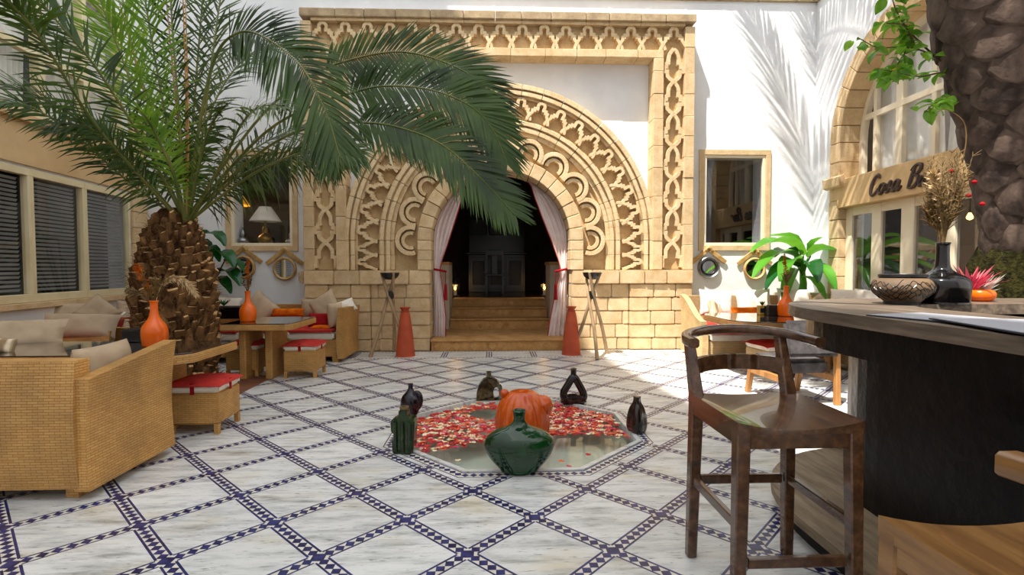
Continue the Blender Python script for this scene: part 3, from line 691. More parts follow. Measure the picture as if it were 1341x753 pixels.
# ============================================================ LEFT WALL
AL = math.atan(.115); LX = -4.478
def lw(Y): return Y/math.cos(AL)
WH = 17.5
WIN = [(7.05, 8.00), (6.13, 6.98), (5.20, 6.06), (4.27, 5.13), (3.34, 4.20)]
wallL = MB()
holes = [(3.30, 8.04, .93, 2.42), (3.2, 7.9, 3.0, 4.95)]
tmp = MB(); holes_wall(tmp, -6, 8.7, 0, WH, 0, .35, holes)
wallL.v = [(-v[1], v[0], v[2]) for v in tmp.v]; wallL.f = [f[::1] for f in tmp.f]; wallL.m = tmp.m
wl_o = wallL.build('wall_left', 'plaster', loc=(LX, 0, 0), rot=(0, 0, AL)); struct(wl_o, 'white plastered building wall on the left with blind-covered windows')
def lpart(name, mt, boxes, parent=None, bevel=.004):
    m = MB()
    for b in boxes: m.box(*b)
    return m.build(name, mt, parent or wl_o, bevel=bevel)
lpart('tan_band', 'tan_plaster', [(0, .03, 3.0, 8.06, 2.45, 2.92)]); lpart('sill', 'stone', [(-.02, .06, 3.25, 8.06, .86, .925)]); lpart('ledge', 'tan_plaster', [(-.02, .09, 3.0, 8.06, 2.92, 3.0)])
z = 0; 
while z < 3.4: lpart('corner_stone', 'stone', [(0, .05+random.uniform(0, .01), 8.07, 8.46, z+.003, z+.237)], bevel=.01); z += .24
for i, (a, b) in enumerate(WIN):
    w_ = thing('window_%d' % (i+3), ['blind-covered window nearest the back corner on the left wall', 'second blind-covered window on the left wall from the back corner', 'third blind-covered window on the left wall from the back corner', 'fourth blind-covered left wall window at the picture edge', 'fifth blind-covered left wall window beyond the picture edge'][i], 'window'); w_.parent = wl_o; del w_['category']; del w_['label']
    a -= .035; b += .035
    f = MB(); f.box(-.06, .02, a, b, .93, 1.02); f.box(-.06, .02, a, b, 2.34, 2.42); f.box(-.06, .02, a, a+.045, 1.02, 2.34); f.box(-.06, .02, b-.045, b, 1.02, 2.34); f.build('window_frame', 'cream_paint', w_, bevel=.004)
    MB().box(-.03, -.025, a+.04, b-.04, 1.0, 2.35).build('pane', 'glass', w_)
    s_ = MB(); z = 1.05
    while z < 2.33:
        s_.hexa([(-.092, a+.06, z), (-.075, a+.06, z+.026), (-.075, b-.06, z+.026), (-.092, b-.06, z), (-.094, a+.06, z+.002), (-.077, a+.06, z+.028), (-.077, b-.06, z+.028), (-.094, b-.06, z+.002)]); z += .0475
    tag(s_.build('blind_slats', 'blind', w_), kind='stuff')
    MB().box(-.34, -.30, a-.1, b+.1, .8, 2.5).build('black_room_backing', 'matte_black', w_)  # black panel painted to stand for the shade inside the room
# upper windows with sheer curtains
uw = thing('window_8', 'upper cream framed windows with sheer curtains behind the palm', 'window'); uw.parent = wl_o; del uw['category']; del uw['label']
f = MB(); ys = [3.2, 3.98, 4.76, 5.55, 6.33, 7.11, 7.9]
for y in ys: f.box(-.08, .02, y-.045 if y > 3.2 else y, y+.045 if y < 7.9 else y, 3.0, 4.95)
for z0, z1 in ((3.0, 3.08), (3.72, 3.80), (4.86, 4.95)): f.box(-.075, .015, 3.2, 7.9, z0, z1)
f.build('window_frame', 'cream_paint', uw)
for a, b in zip(ys, ys[1:]):
    MB().box(-.03, -.025, a+.04, b-.04, 3.08, 3.72).build('pane', 'glass', uw); MB().box(-.03, -.025, a+.04, b-.04, 3.80, 4.86).build('pane', 'glass', uw)
for a, b in ((3.3, 4.6), (4.9, 5.5), (5.75, 6.3), (6.5, 7.8)):
    MB().grid(lambda u, v: (-.16+.03*math.sin(u*40), a+(b-a)*u+.25*(v-.5)*(u-.5), 3.02+1.9*v), 60, 6).build('sheer_curtain', 'sheer', uw, smooth=80)
MB().box(-.345, -.34, 3.1, 8.0, 2.9, 5.0).build('black_room_backing', 'matte_black', uw)  # black sheet in place of the unlit interior's shade
MB().prism_y([(-.0, 2.78), (.10, 2.86), (.22, 2.9), (.24, 3.1), (0, 3.12)], 4.6, 5.05).build('corbel', 'stone', wl_o, bevel=.01)

# ============================================================ RIGHT WALL
AR = -math.atan(.03); RX = 5.07
RYC, RZC, RRI, RRO = 6.4, 3.2, 1.36, 1.6
rw = MB()
rw.box(0, .4, RYC+RRO-.02, 8.6, 0, WT); rw.box(0, .4, -6, RYC-RRO+.02, 0, WT); 
n = 28
for i in range(n):
    qs = []
    for k in (i, i+1):
        a = PI*k/n; ci, si = math.cos(a), math.sin(a); inn = (RYC+(RRO-.02)*ci, RZC+(RRO-.02)*si); out = (inn[0], WT); qs.append((inn, out))
    (i0, o0), (i1, o1) = qs
    rw.hexa([(0, *i1), (0, *i0), (.4, *i0), (.4, *i1), (0, *o1), (0, *o0), (.4, *o0), (.4, *o1)])
wr_o = struct(rw.build('wall_right', 'plaster', loc=(RX, 0, 0), rot=(0, 0, AR)), 'white plastered wall on the right with the arched bar front')
xx = -6.0
while xx < 8.4: MB().box(-.05, .45, xx+.004, xx+.62, WT, WT+.1).build('coping_stone', 'coping', wr_o, bevel=.008); xx += .62
na_ = 17; h = PI/na_/2; me_ = MB()
for i in range(2):
    a0 = -h+g+i*(h-g); a1 = a0+(h-g)
    P = [(r*math.cos(a), r*math.sin(a)) for a in (a0, a1) for r in (RRI, RRO)]
    me_.hexa([(-.02, *P[0]), (-.02, *P[1]), (.36, *P[1]), (.36, *P[0]), (-.02, *P[2]), (-.02, *P[3]), (.36, *P[3]), (.36, *P[2])])
me_ = me_.mesh('arch_stone', 'stone', bevel=.006, merge=True)
for k in range(na_): put('arch_stone', me_, wr_o, (0, RYC, RZC), ((k+.5)*PI/na_, 0, 0))
z = 0
while z < 3.19:
    z1 = min(z+.2907, 3.2)
    for y0, y1 in ((RYC+RRI, RYC+RRO), (RYC-RRO, RYC-RRI)): MB().box(-.02+random.uniform(-.006, .006), .36, y0, y1, z+.003, z1-.003).build('pier_block', 'stone', wr_o, bevel=.01)
    z = z1
lint = MB().box(-.05, .34, RYC-RRI+.002, RYC+RRI-.002, 2.2, 2.63).build('lintel', 'tan_plaster', wr_o, bevel=.01)
MB().prism_y([(-.05, 2.5), (-.12, 2.52), (-.14, 2.66), (-.05, 2.70)], RYC+RRI-.18, RYC+RRO).build('corbel', 'stone', wr_o, bevel=.01)
# glazed doors under the lintel
dr = thing('door_1', None, None); dr.parent = wr_o
edges = [(7.76, 7.62), (7.2, 7.02), (6.65, 6.43), (6.0, 5.82), (5.45, 5.24), (5.1, 5.04)]
for hi_, lo_ in edges: MB().box(.10, .17, lo_, hi_, 0, 2.2).build('stile', 'white_paint', dr, bevel=.006)
for (h0, l0), (h1, l1) in zip(edges, edges[1:]):
    MB().box(.11, .16, h1, l0, 2.08, 2.2).build('rail', 'white_paint', dr); MB().box(.11, .16, h1, l0, 0, .32).build('bottom_panel', 'white_paint', dr); MB().box(.132, .138, h1, l0, .32, 2.08).build('pane', 'glass_dark', dr)
# arched window above the lintel
aw = thing('window_9', None, None); aw.parent = wr_o
f = MB()
for y, wd in ((7.45, .03), (6.98, .06), (6.4, .035), (5.82, .06), (5.35, .03)):
    top = RZC+math.sqrt(max(0, RRI**2-(y-RYC)**2)); f.box(.29, .35, y-wd, y+wd, 2.63, top)
f.box(.285, .345, RYC-RRI, RYC+RRI, 3.50, 3.58); f.box(.285, .345, RYC-RRI, RYC+RRI, 2.63, 2.70)
for i in range(24):
    a0, a1 = PI*i/24, PI*(i+1)/24; P = [(RYC+r*math.cos(a), RZC+r*math.sin(a)) for a in (a0, a1) for r in (RRI-.07, RRI)]
    f.hexa([(.28, *P[0]), (.28, *P[1]), (.36, *P[1]), (.36, *P[0]), (.28, *P[2]), (.28, *P[3]), (.36, *P[3]), (.36, *P[2])])
for y0, y1 in ((RYC+RRI-.07, RYC+RRI), (RYC-RRI, RYC-RRI+.07)): f.box(.28, .36, y0, y1, 2.63, RZC)
f.build('window_frame', 'white_paint', aw)
MB().box(.318, .322, RYC-RRI+.02, RYC+RRI-.02, 2.66, RZC+RRI).build('pane', 'glass', aw)
for y0, y1, sk in ((6.5, 7.7, .35), (5.1, 6.3, -.35)):
    MB().grid(lambda u, v: (.46+.035*math.sin(u*34+2*v), y0+(y1-y0)*u+sk*(v-.5)*.6, 2.6+2.1*v), 60, 8).build('drape', 'sheer', aw, smooth=80)
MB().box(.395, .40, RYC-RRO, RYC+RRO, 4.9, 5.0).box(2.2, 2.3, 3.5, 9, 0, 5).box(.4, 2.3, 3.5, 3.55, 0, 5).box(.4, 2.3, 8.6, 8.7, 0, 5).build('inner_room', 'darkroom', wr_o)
# lettering: Cosa Bar, brush strokes in relief
def stroke_text(parent):
    L = {'C': [[(.42, .80), (.40, .95), (.28, 1.0), (.12, .85), (.03, .5), (.08, .12), (.24, 0), (.42, .14), (.5, .3)]],
         'o': [[(.26, .5), (.12, .46), (.05, .22), (.14, .02), (.28, .04), (.36, .28), (.28, .48), (.24, .44), (.44, .42)]],
         's': [[(.02, .06), (.16, .26), (.26, .54), (.28, .3), (.3, .1), (.18, 0), (.08, .06)], [(.3, .1), (.42, .2)]],
         'a': [[(.36, .44), (.22, .52), (.06, .3), (.08, .04), (.22, .06), (.36, .46), (.34, .08), (.42, .02), (.54, .2)]],
         'B': [[(.16, .98), (.06, 0)], [(.0, .82), (.2, 1.02), (.46, 1.0), (.5, .78), (.34, .58), (.16, .54)], [(.2, .55), (.46, .48), (.5, .2), (.3, .0), (.06, .02)]],
         'r': [[(.06, .5), (.06, .02)], [(.06, .2), (.16, .44), (.3, .52), (.36, .42)]]}
    adv = {'C': .52, 'o': .42, 's': .42, 'a': .52, 'B': .58, 'r': .4, ' ': .38}
    x = 0; S = .30; SZ = .26
    for chx in 'Cosa Bar':
        if chx != ' ':
            m = MB()
            for st_ in L[chx]:
                pts = catmull([(a+b*.28, b, 0) for a, b in st_], 6*len(st_)); k = len(pts)
                P = [(-.065, -(x+p.x)*S, p.y*SZ) for p in pts]; rr = [.016+.008*math.sin(PI*i/(k-1)) for i in range(k)]
                m.tube(P, rr, 6, flat=.9)
            o = m.build('letter', 'letter', parent, smooth=60)
            o.location = (0, 7.03, 2.29)
        x += adv[chx]
stroke_text(wr_o)
# little wire ring lamp on the pier
hk = at(1097, 263, 7.85); q = thing('wall_ring', 'small wire ring bracket on the stone pier by the bar lintel', 'bracket', (hk.x, hk.y, hk.z))
MB().tube([(0, .09*math.cos(a), .09*math.sin(a)) for a in [2*PI*k/20 for k in range(20)]], .006, 6, closed=True).build('ring', 'black', q, smooth=60); MB().tube([(0, 0, 0), (.16, .0, .0)], .012, 6).build('arm', 'black', q)
# wall behind the camera
fwm = MB().box(-6.5, 6.5, -5.4, -5.0, 0, 11.0); struct(fwm.build('wall_front', 'plaster'), 'white plastered wall of the courtyard behind the viewpoint')
# ============================================================ POTTERY AROUND THE POOL
def pot_thing(name, label, cat, px, py, z=0, rz=0): 
    p = fl(px, py, z); return thing(name, label, cat, (p.x, p.y, z), rz)
# green flask vase
t = pot_thing('flask_vase', 'large glossy dark green flattened vase standing at the front pool edge', 'vase', 680, 618)
MB().lathe(smoothprof([(.0, 0), (.10, .0), (.13, .03), (.185, .09), (.222, .165), (.21, .225), (.15, .27), (.07, .30), (.042, .325), (.036, .35), (.04, .385), (.041, .39)], 40), 48, sy=.62).build('body', 'green_glaze', t, smooth=60)
MB().lathe([(.041, .389), (.046, .395), (.04, .40), (.031, .395), (.029, .34)], 24).build('lip', 'green_glaze', t, smooth=60)
# ribbed orange pumpkin jar standing in the water
t = thing('pumpkin_jar', 'big glossy orange ribbed pumpkin-shaped jar in the pool behind the green vase', 'ceramic', (fl(684, 577).x, 3.86, -.128))
MB().lathe(smoothprof([(.0, .0), (.14, .0), (.18, .1), (.202, .22), (.205, .31), (.17, .43), (.10, .497), (.04, .51), (0, .502)], 30), 96, rib=lambda a, z: 1-.075*(1-abs(math.sin(9*a))**.5)*(1 if z > .05 else 0)).build('body', 'pumpkin', t, smooth=70)
for (x, y, z, r_, nm) in ((-.135, .0, .49, .034, 6), (.15, -.03, .405, .078, 8)):
    MB().lathe(smoothprof([(0, -r_), (r_*.7, -r_*.75), (r_, 0), (r_*.72, r_*.7), (0, r_*.9)], 14), 48, cx=0, cy=0, rib=lambda a, z_: 1-.14*(1-abs(math.sin(nm*a))**.5), M=rotm(x=.5, loc=(x, y, z))).build('small_gourd', 'pumpkin', t, smooth=70)
# square green bottle with notches
t = pot_thing('square_vase', 'dark mossy green square-bodied vase with side notch at the left pool corner', 'vase', 530, 592, 0, -.1)
MB().prism_y([(-.075, 0), (.06, 0), (.075, .04), (.085, .24), (.07, .255), (.03, .255), (.03, .31), (-.03, .31), (-.03, .255), (-.07, .25), (-.088, .23), (-.085, .15), (-.05, .135), (-.045, .12), (-.08, .10)], -.05, .05).build('body', 'dgreen_glaze', t, bevel=.018, smooth=60)
MB().lathe([(.03, .30), (.034, .325), (.024, .325), (.022, .29)], 16).build('lip', 'dry', t, smooth=50)
for x in (-.05, 0, .05): MB().tube([(x, -.053, .02), (x, -.058, .12), (x, -.055, .23)], .014, 8).build('rib', 'dgreen_glaze', t, smooth=60)
# plum bottle
t = pot_thing('bottle_vase', 'dark plum round-bodied bottle vase at the left pool edge behind the green one', 'vase', 538, 544)
MB().lathe(smoothprof([(0, 0), (.05, 0), (.075, .05), (.09, .11), (.075, .17), (.04, .21), (.022, .24), (.02, .275), (.022, .285), (0, .285)], 28), 32, sy=.75).build('body', 'purple_glaze', t, smooth=60)
MB().tube([(.05+.035*math.cos(a), 0, .13+.075*math.sin(a)) for a in [R(-80+200*k/14) for k in range(15)]], [.012+.014*math.sin(PI*k/14) for k in range(15)], 10).build('side_lobe', 'purple_glaze', t, smooth=60)
# olive vase with an oval opening
t = pot_thing('pierced_vase', 'speckled olive vase with an oval opening at the far pool edge', 'vase', 641, 523)
m = MB()
def holed(mb, outer, inner, y0, y1):
    n = len(outer)
    for i in range(n):
        j = (i+1) % n; a, b, c, d = outer[i], outer[j], inner[j], inner[i]
        mb.hexa([(a[0], y0, a[1]), (b[0], y0, b[1]), (c[0], y0, c[1]), (d[0], y0, d[1]), (a[0], y1, a[1]), (b[0], y1, b[1]), (c[0], y1, c[1]), (d[0], y1, d[1])])
def resample(P, n): return [(q.x, q.y) for q in catmull([(a, b, 0) for a, b in P]+[(P[0][0], P[0][1], 0)], n)][:n]
outer = [(.13, 0), (.133, .05), (.125, .12), (.09, .18), (.04, .215), (-.01, .225), (-.06, .205), (-.105, .15), (-.125, .08), (-.13, .0), (-.07, -.0), (0, 0), (.05, 0), (.1, 0)]
hc = (.068, .07); inner = []
for (a, b) in outer:
    th_ = math.atan2(b-hc[1], a-hc[0]); inner.append((hc[0]+.03*math.cos(th_), hc[1]+.062*math.sin(th_)))
holed(m, outer, inner, -.05, .05); m.build('body', 'olive_glaze', t, bevel=.012, smooth=60, merge=True)
MB().lathe([(.03, .19), (.024, .24), (.024, .27), (.03, .278), (.018, .278), (.016, .25)], 16, cx=-.005).build('neck', 'olive_glaze', t, smooth=60)
# black triangular ring vase
t = pot_thing('ring_vase', 'glossy black ring-shaped vase with a triangular opening at the far right pool edge', 'vase', 751, 529)
m = MB(); tri = resample([(-.085, .055), (-.095, .11), (-.05, .19), (0, .26), (.05, .19), (.095, .1), (.085, .05), (.03, .045), (-.03, .045)], 40)
m.tube([(a, 0, b) for a, b in tri], [.036+.012*max(0, (.1-b)/.1) for a, b in tri], 12, closed=True); m.build('ring', 'black_glaze', t, smooth=70)
MB().prism_y([(-.12, 0), (.115, 0), (.125, .05), (.10, .09), (-.10, .09), (-.13, .05)], -.05, .05).build('foot', 'black_glaze', t, bevel=.02, smooth=60)
MB().lathe([(.04, .25), (.028, .28), (.026, .33), (.034, .345), (.02, .345), (.018, .30)], 16).build('neck', 'black_glaze', t, smooth=60)
# dark folded vase right
t = pot_thing('folded_vase', 'dark brown-green folded bottle vase at the right pool corner', 'vase', 834, 566, 0, .3)
MB().lathe(smoothprof([(0, 0), (.055, 0), (.075, .04), (.072, .12), (.055, .19), (.032, .235), (.026, .27), (.028, .285), (0, .285)], 26), 40, rib=lambda a, z: 1+.16*math.cos(3*a)).build('body', 'brown_glaze', t, smooth=70)
# petals
import bisect
wz = -.026
pet = []
for sh in range(3):
    m = MB(); q = [(.0, -.5), (.35, -.35), (.5, .0), (.4, .38), (.05, .5), (-.32, .4), (-.5, .05), (-.38, -.33)]; q = [(a*(.8+.1*sh), b*(1-.1*sh)) for a, b in q]
    m.add([(0, 0, .05)]+[(a, b, .12+.18*abs(a*b)*4*(1 if i % 2 else .5)) for i, (a, b) in enumerate(q)], [(0, i+1, (i+1) % 8+1) for i in range(8)]); pet.append(m)
cols = [('rosered', 'deep red'), ('rosered', 'deep red'), ('rosered', 'deep red'), ('roseorange', 'coral orange'), ('roseorange', 'coral orange'), ('rosepink', 'bright pink'), ('rosecream', 'cream white'), ('rosecream', 'cream white')]
meshes = {(c, i): pet[i].mesh('petal', c, smooth=60) for c in {a for a, b in cols} for i in range(3)}
zonesL = [(548, 548), (560, 538), (600, 528), (640, 524), (652, 530), (650, 575), (612, 585), (575, 592), (545, 595), (540, 570)]
zonesR = [(716, 528), (740, 530), (790, 540), (806, 545), (822, 560), (838, 580), (800, 572), (760, 570), (720, 572)]
def inpoly(x, y, P):
    c = False
    for i in range(len(P)):
        (x1, y1), (x2, y2) = P[i-1], P[i]
        if (y1 > y) != (y2 > y) and x < (x2-x1)*(y-y1)/(y2-y1)+x1: c = not c
    return c
PL = [tuple(fl(a, b, wz).xy) for a, b in zonesL]; PR = [tuple(fl(a, b, wz).xy) for a, b in zonesR]; OI = octo(OR_-.04)
spots = []
for P, nn in ((PL, 720), (PR, 600)):
    k = 0; tries = 0
    while k < nn and tries < 20000:
        tries += 1; x = random.uniform(min(p[0] for p in P), max(p[0] for p in P)); y = random.uniform(min(p[1] for p in P), max(p[1] for p in P))
        if inpoly(x, y, P) and inpoly(x, y, OI) and math.hypot(x-t.location.x*0-fl(684, 577).x, y-3.86) > .24 and not (math.hypot(x-fl(636, 541).x, (y-4.66)) < .16): spots.append((x, y)); k += 1
for px, py in ((545, 600), (560, 608), (583, 613), (735, 606), (797, 602), (770, 597), (817, 590), (745, 612), (600, 604)): spots.append(tuple(fl(px, py, wz).xy))
spots.sort(key=lambda p: p[1])
left = {}
for i, (x, y) in enumerate(spots):
    if not inpoly(x, y, OI): continue
    c, nm = random.choice(cols); s_ = random.uniform(.038, .064); sh = random.randrange(3); rz = random.uniform(0, 6.28); z = wz+random.uniform(0, .006)
    if i < 300:
        o = put('rose_petal', meshes[(c, sh)], None, (x, y, z), (random.uniform(-.12, .12), random.uniform(-.12, .12), rz)); o.scale = (s_, s_, s_)
        tag(o, nm+' rose petal floating among many on the octagonal pool', 'petal', nm+' rose petals on the pool')
    else:
        m = left.setdefault(c, (MB(), nm))[0]; m.add(pet[sh].v, pet[sh].f, 0, Matrix.Translation((x, y, z)) @ Matrix.Rotation(rz, 4, 'Z') @ Matrix.Scale(s_, 4))
for c, (m, nm) in left.items(): tag(m.build('rose_petals', c), 'carpet of small %s petals on the far part of the pool' % nm, 'petals', kind='stuff')

# ============================================================ TRIPODS AND TERRACOTTA
def tripod(px, py, rz, label):
    p = fl(px, py); t = thing('torch_stand', label, 'stand', (p.x, p.y, 0), rz, 'torch stands beside the doorway')
    for k in range(3):
        a = PI/2+k*2*PI/3; b = Vector((.32*math.cos(a), .32*math.sin(a), 0)); tp = Vector((-.13*math.cos(a+.5), -.13*math.sin(a+.5), 1.24)); mid = (b+tp)/2; 
        P = [b, b.lerp(tp, .35)+Vector((.012, -.008, 0)), b.lerp(tp, .7)+Vector((-.008, .01, 0)), tp]; MB().tube(catmull(P, 10), [.029-.0008*i for i in range(11)], 8).build('pole', 'pole', t, smooth=60)
    MB().lathe([(.0, .84), (.05, .85), (.055, .90), (.05, .96), (0, .97)], 10).build('binding', 'black', t, smooth=50)
    MB().lathe(smoothprof([(0, 1.13), (.07, 1.14), (.12, 1.18), (.135, 1.225), (.14, 1.235), (.128, 1.235), (.11, 1.19), (0, 1.17)], 20), 20).build('bowl', 'black', t, smooth=50)
tripod(512, 465, .05, 'driftwood tripod torch stand with black bowl left of the doorway'); tripod(775, 466, 1.1, 'driftwood tripod torch stand with black bowl right of the doorway')
def tvase(px, py, label):
    p = fl(px, py); t = thing('terracotta_vase', label, 'vase', (p.x, p.y, 0), group='tall terracotta vases beside the doorway')
    MB().lathe(smoothprof([(0, 0), (.135, 0), (.14, .02), (.125, .2), (.10, .42), (.075, .60), (.055, .66), (.05, .68), (.075, .715), (.08, .725), (.06, .72), (.045, .68), (0, .66)], 40), 28).build('body', 'terracotta', t, smooth=50)
    MB().lathe([(.058, .655), (.066, .662), (.058, .67)], 24).build('neck_ring', 'terracotta', t, smooth=50)
tvase(531, 466, 'tall tapered terracotta vase left of the doorway steps'); tvase(748, 464, 'tall tapered terracotta vase right of the doorway behind the tripod')

# ============================================================ FURNITURE
def sofa(name, label, loc, rz, L, D, hb, ha_b, ha_f, mt='wicker', arms=(1, 1), pads='red', seat_z=.34, back=True):
    """local x along the length, y from the back (0) to the front (D)"""
    t = thing(name, label, 'sofa', loc, rz)
    MB().box(-L/2+.1, L/2-.1, .05, D-.06, .075, seat_z-.02).build('base', mt, t, bevel=.012)
    for a in (-L/2+.14, L/2-.14):
        for b in (.09, D-.12): MB().box(a-.035, a+.035, b-.035, b+.035, 0, .08).build('leg', mt, t)
    # back panel, slightly bowed
    def bk(u, v):
        return (-L/2+.06+(L-.12)*u, .035-.03*math.sin(PI*v)+.10*0, .07+(hb-.07)*v)
    m = MB(); n = 10
    for j in range(n):
        z0, z1 = .07+(hb-.07)*j/n, .07+(hb-.07)*(j+1)/n; o0, o1 = -.025*math.sin(PI*j/n), -.025*math.sin(PI*(j+1)/n)
        m.hexa([(-L/2+.06, o0, z0), (L/2-.06, o0, z0), (L/2-.06, o0+.11, z0), (-L/2+.06, o0+.11, z0), (-L/2+.06, o1, z1), (L/2-.06, o1, z1), (L/2-.06, o1+.11, z1), (-L/2+.06, o1+.11, z1)])
    m.build('back_panel', mt, t, smooth=30)
    for s_, on in ((-1, arms[0]), (1, arms[1])):
        if not on: continue
        m = MB(); n, ny = 6, 8
        def c(v, w_, side):
            k_ = 1-w_; ht = ha_f+(ha_b-ha_f)*(k_*k_*(3-2*k_) if ha_b > ha_f+.15 else k_); return (s_*(L/2-(.0 if side else .085)-.022*math.sin(PI*v)+.02*v), D*w_-(.012*math.sin(PI*v) if w_ > .99 else 0), .055+(ht-.055)*v)
        for j in range(n):
            for i_ in range(ny):
                v0, v1, w0, w1 = j/n, (j+1)/n, i_/ny, (i_+1)/ny; q = [c(v0, w0, 0), c(v0, w0, 1), c(v0, w1, 1), c(v0, w1, 0), c(v1, w0, 0), c(v1, w0, 1), c(v1, w1, 1), c(v1, w1, 0)]
                F = [q[1], q[2], q[6], q[5]], [q[3], q[0], q[4], q[7]]
                for fq in F: m.quad(*(fq if s_ > 0 else fq[::-1]))
                if j == n-1: m.quad(*([q[4], q[5], q[6], q[7]] if s_ > 0 else [q[7], q[6], q[5], q[4]]))
                if j == 0: m.quad(*([q[3], q[2], q[1], q[0]] if s_ > 0 else [q[0], q[1], q[2], q[3]]))
                if i_ == 0: m.quad(*([q[0], q[1], q[5], q[4]] if s_ > 0 else [q[4], q[5], q[1], q[0]]))
                if i_ == ny-1: m.quad(*([q[2], q[3], q[7], q[6]] if s_ > 0 else [q[6], q[7], q[3], q[2]]))
        m.build('arm', mt, t, smooth=30, merge=True)
    n = max(1, round((L-.3)/.75)); wd = (L-.26)/n
    for k in range(n):
        x0 = -L/2+.13+wd*k
        sc_ = MB().box(x0+.008, x0+wd-.008, .10, D-.03, seat_z-.02, seat_z+.08).build('seat_cushion', 'cream_cloth', t, bevel=.02)
        if pads: MB().box(x0+.02, x0+wd-.02, .14, D-.0, seat_z+.08, seat_z+.115).build('seat_pad', pads, sc_, bevel=.013)
    return t
sofa('wicker_sofa', 'honey wicker sofa seen from behind at the left front', (-3.28, 2.95, 0), 0, 2.06, .79, .79, .69, .80)
sofa('wicker_sofa', 'wicker sofa with red seat pads against the portal wall left', (-3.15, 8.06, 0), PI, 2.2, .86, .76, .74, .76)
a = PI*1.5+AL
def lwp(Y, off): return (LX-.115*Y+off, Y, 0)
sofa('wicker_sofa', 'low wicker sofa under the nearer left wall windows', lwp(4.75, .12), a, 2.1, .85, .72, .66, .62)
sofa('wicker_sofa', 'low wicker sofa in the back left corner under the windows', lwp(6.98, .12), a, 1.9, .85, .70, .68, .62)
sofa('wicker_sofa', 'pale sunlit wicker sofa against the back wall on the right', (3.95, 7.86, 0), PI, 2.1, .82, .88, .90, .56, 'wicker_pale', (0, 1), seat_z=.30)
sofa('wicker_sofa', 'pale wicker sofa along the right wall below the glazed doors', (5.12, 6.1, 0), PI/2-.03, 1.4, .75, .78, .78, .6, 'wicker_pale')
def ottoman(loc, rz, label, mt='wicker', S=.36, Hh=.33, pad='red'):
    t = thing('wicker_ottoman', label, 'ottoman', loc, rz, 'wicker ottomans with red pads'); h = S/2
    MB().box(-h, h, -h, h, .08, Hh).build('body', mt, t, bevel=.012)
    for a in (-1, 1):
        for b in (-1, 1): MB().box(a*(h-.02)-.018, a*(h-.02)+.018, b*(h-.02)-.018, b*(h-.02)+.018, 0, .085).build('leg', mt, t)
    c_ = MB().box(-h-.005, h+.005, -h-.005, h+.005, Hh, Hh+.065).build('cushion', 'cream_cloth', t, bevel=.018)
    def f(u, v): 
        a, b = 2*u-1, 2*v-1; return (a*(h+.03), b*(h+.03), Hh+.07+.03*(1-a*a)**.5*(1-b*b)**.5+.006*math.sin(8*a)*math.cos(7*b)-.012*(abs(a)**6+abs(b)**6))
    m = MB(); m.grid(f, 14, 14); m.grid(lambda u, v: (f(u, v)[0], f(u, v)[1], Hh+.055), 14, 14)
    for k in range(14*14, 2*14*14): m.f[k] = m.f[k][::-1]
    n_ = 14
    for e in range(4):
        for k in range(n_):
            u0, u1 = k/n_, (k+1)/n_; A_ = [((u0, 0), (u1, 0)), ((1, u0), (1, u1)), ((u1, 1), (u0, 1)), ((0, u1), (0, u0))][e]; p, q = f(*A_[0]), f(*A_[1])
            m.quad((p[0], p[1], Hh+.055), (q[0], q[1], Hh+.055), q, p)
    pd = m.build('pad', pad, t, smooth=60)
    MB().box(-.015, .015, -h-.012, -h-.006, Hh-.01, Hh+.08).build('tie', 'darkred', pd); MB().box(h+.006, h+.012, -.015, .015, Hh-.01, Hh+.08).build('tie', 'darkred', pd)
    return t
ottoman((-2.34, 4.30, 0), .03, 'wicker ottoman with red pad at the corner of the nearest left table', S=.38)
ottoman((-2.28, 6.40, 0), .02, 'wicker ottoman with red pad in front of the back left sofa', S=.38)
ottoman((-3.0, 6.5, 0), 0, 'wicker ottoman with red pad beside the palm trunk', S=.38)
ottoman((3.50, 6.30, 0), .1, 'pale wicker ottoman with red pad behind the charcoal chair', 'wicker_pale', .46, .3)
def table(loc, rz, W, D, label, mt='wicker', cham=.0, round_=.0, Z=.68):
    t = thing('wicker_table', label, 'table', loc, rz); a, b = W/2, D/2
    if round_:
        P = []
        for sx, sy, st_ in ((1, 1, 0), (-1, 1, 90), (-1, -1, 180), (1, -1, 270)):
            for k in range(7): an = R(st_+15*k); P.append((sx*(a-round_)+round_*math.cos(an), sy*(b-round_)+round_*math.sin(an)))
    else: P = [(a, b), (-a, b), (-a, -b), (a-cham, -b), (a, -b+cham)] if cham else [(a, b), (-a, b), (-a, -b), (a, -b)]
    MB().prism(P, Z-.075, Z-.008).build('top_frame', mt, t, bevel=.008)
    MB().prism([(x*.985, y*.985) for x, y in P], Z-.008, Z+.003).build('glass_top', 'tableglass', t, bevel=.002)
    for c_ in ((a-.40, -a+.30) if W > 1.6 else (a-.36, -a+.12)) if not round_ else (.42,): MB().box(c_-.04, c_+.04, -b+.2 if round_ else -b+.26, b-.12, 0, Z-.075).build('pedestal', mt, t, bevel=.01)
    return t
table((-3.12, 4.18, 0), 0, 1.84, .76, 'glass-topped wicker table at the left front behind the sofa', cham=.10)
table((-2.65, 6.33, 0), 0, .78, .86, 'glass-topped wicker table behind the palm by the back left sofa', cham=.06)
table((3.55, 6.40, 0), 0, 1.5, 1.28, 'round-cornered glass table in front of the sunny right sofa', 'wicker_brown', round_=.35)
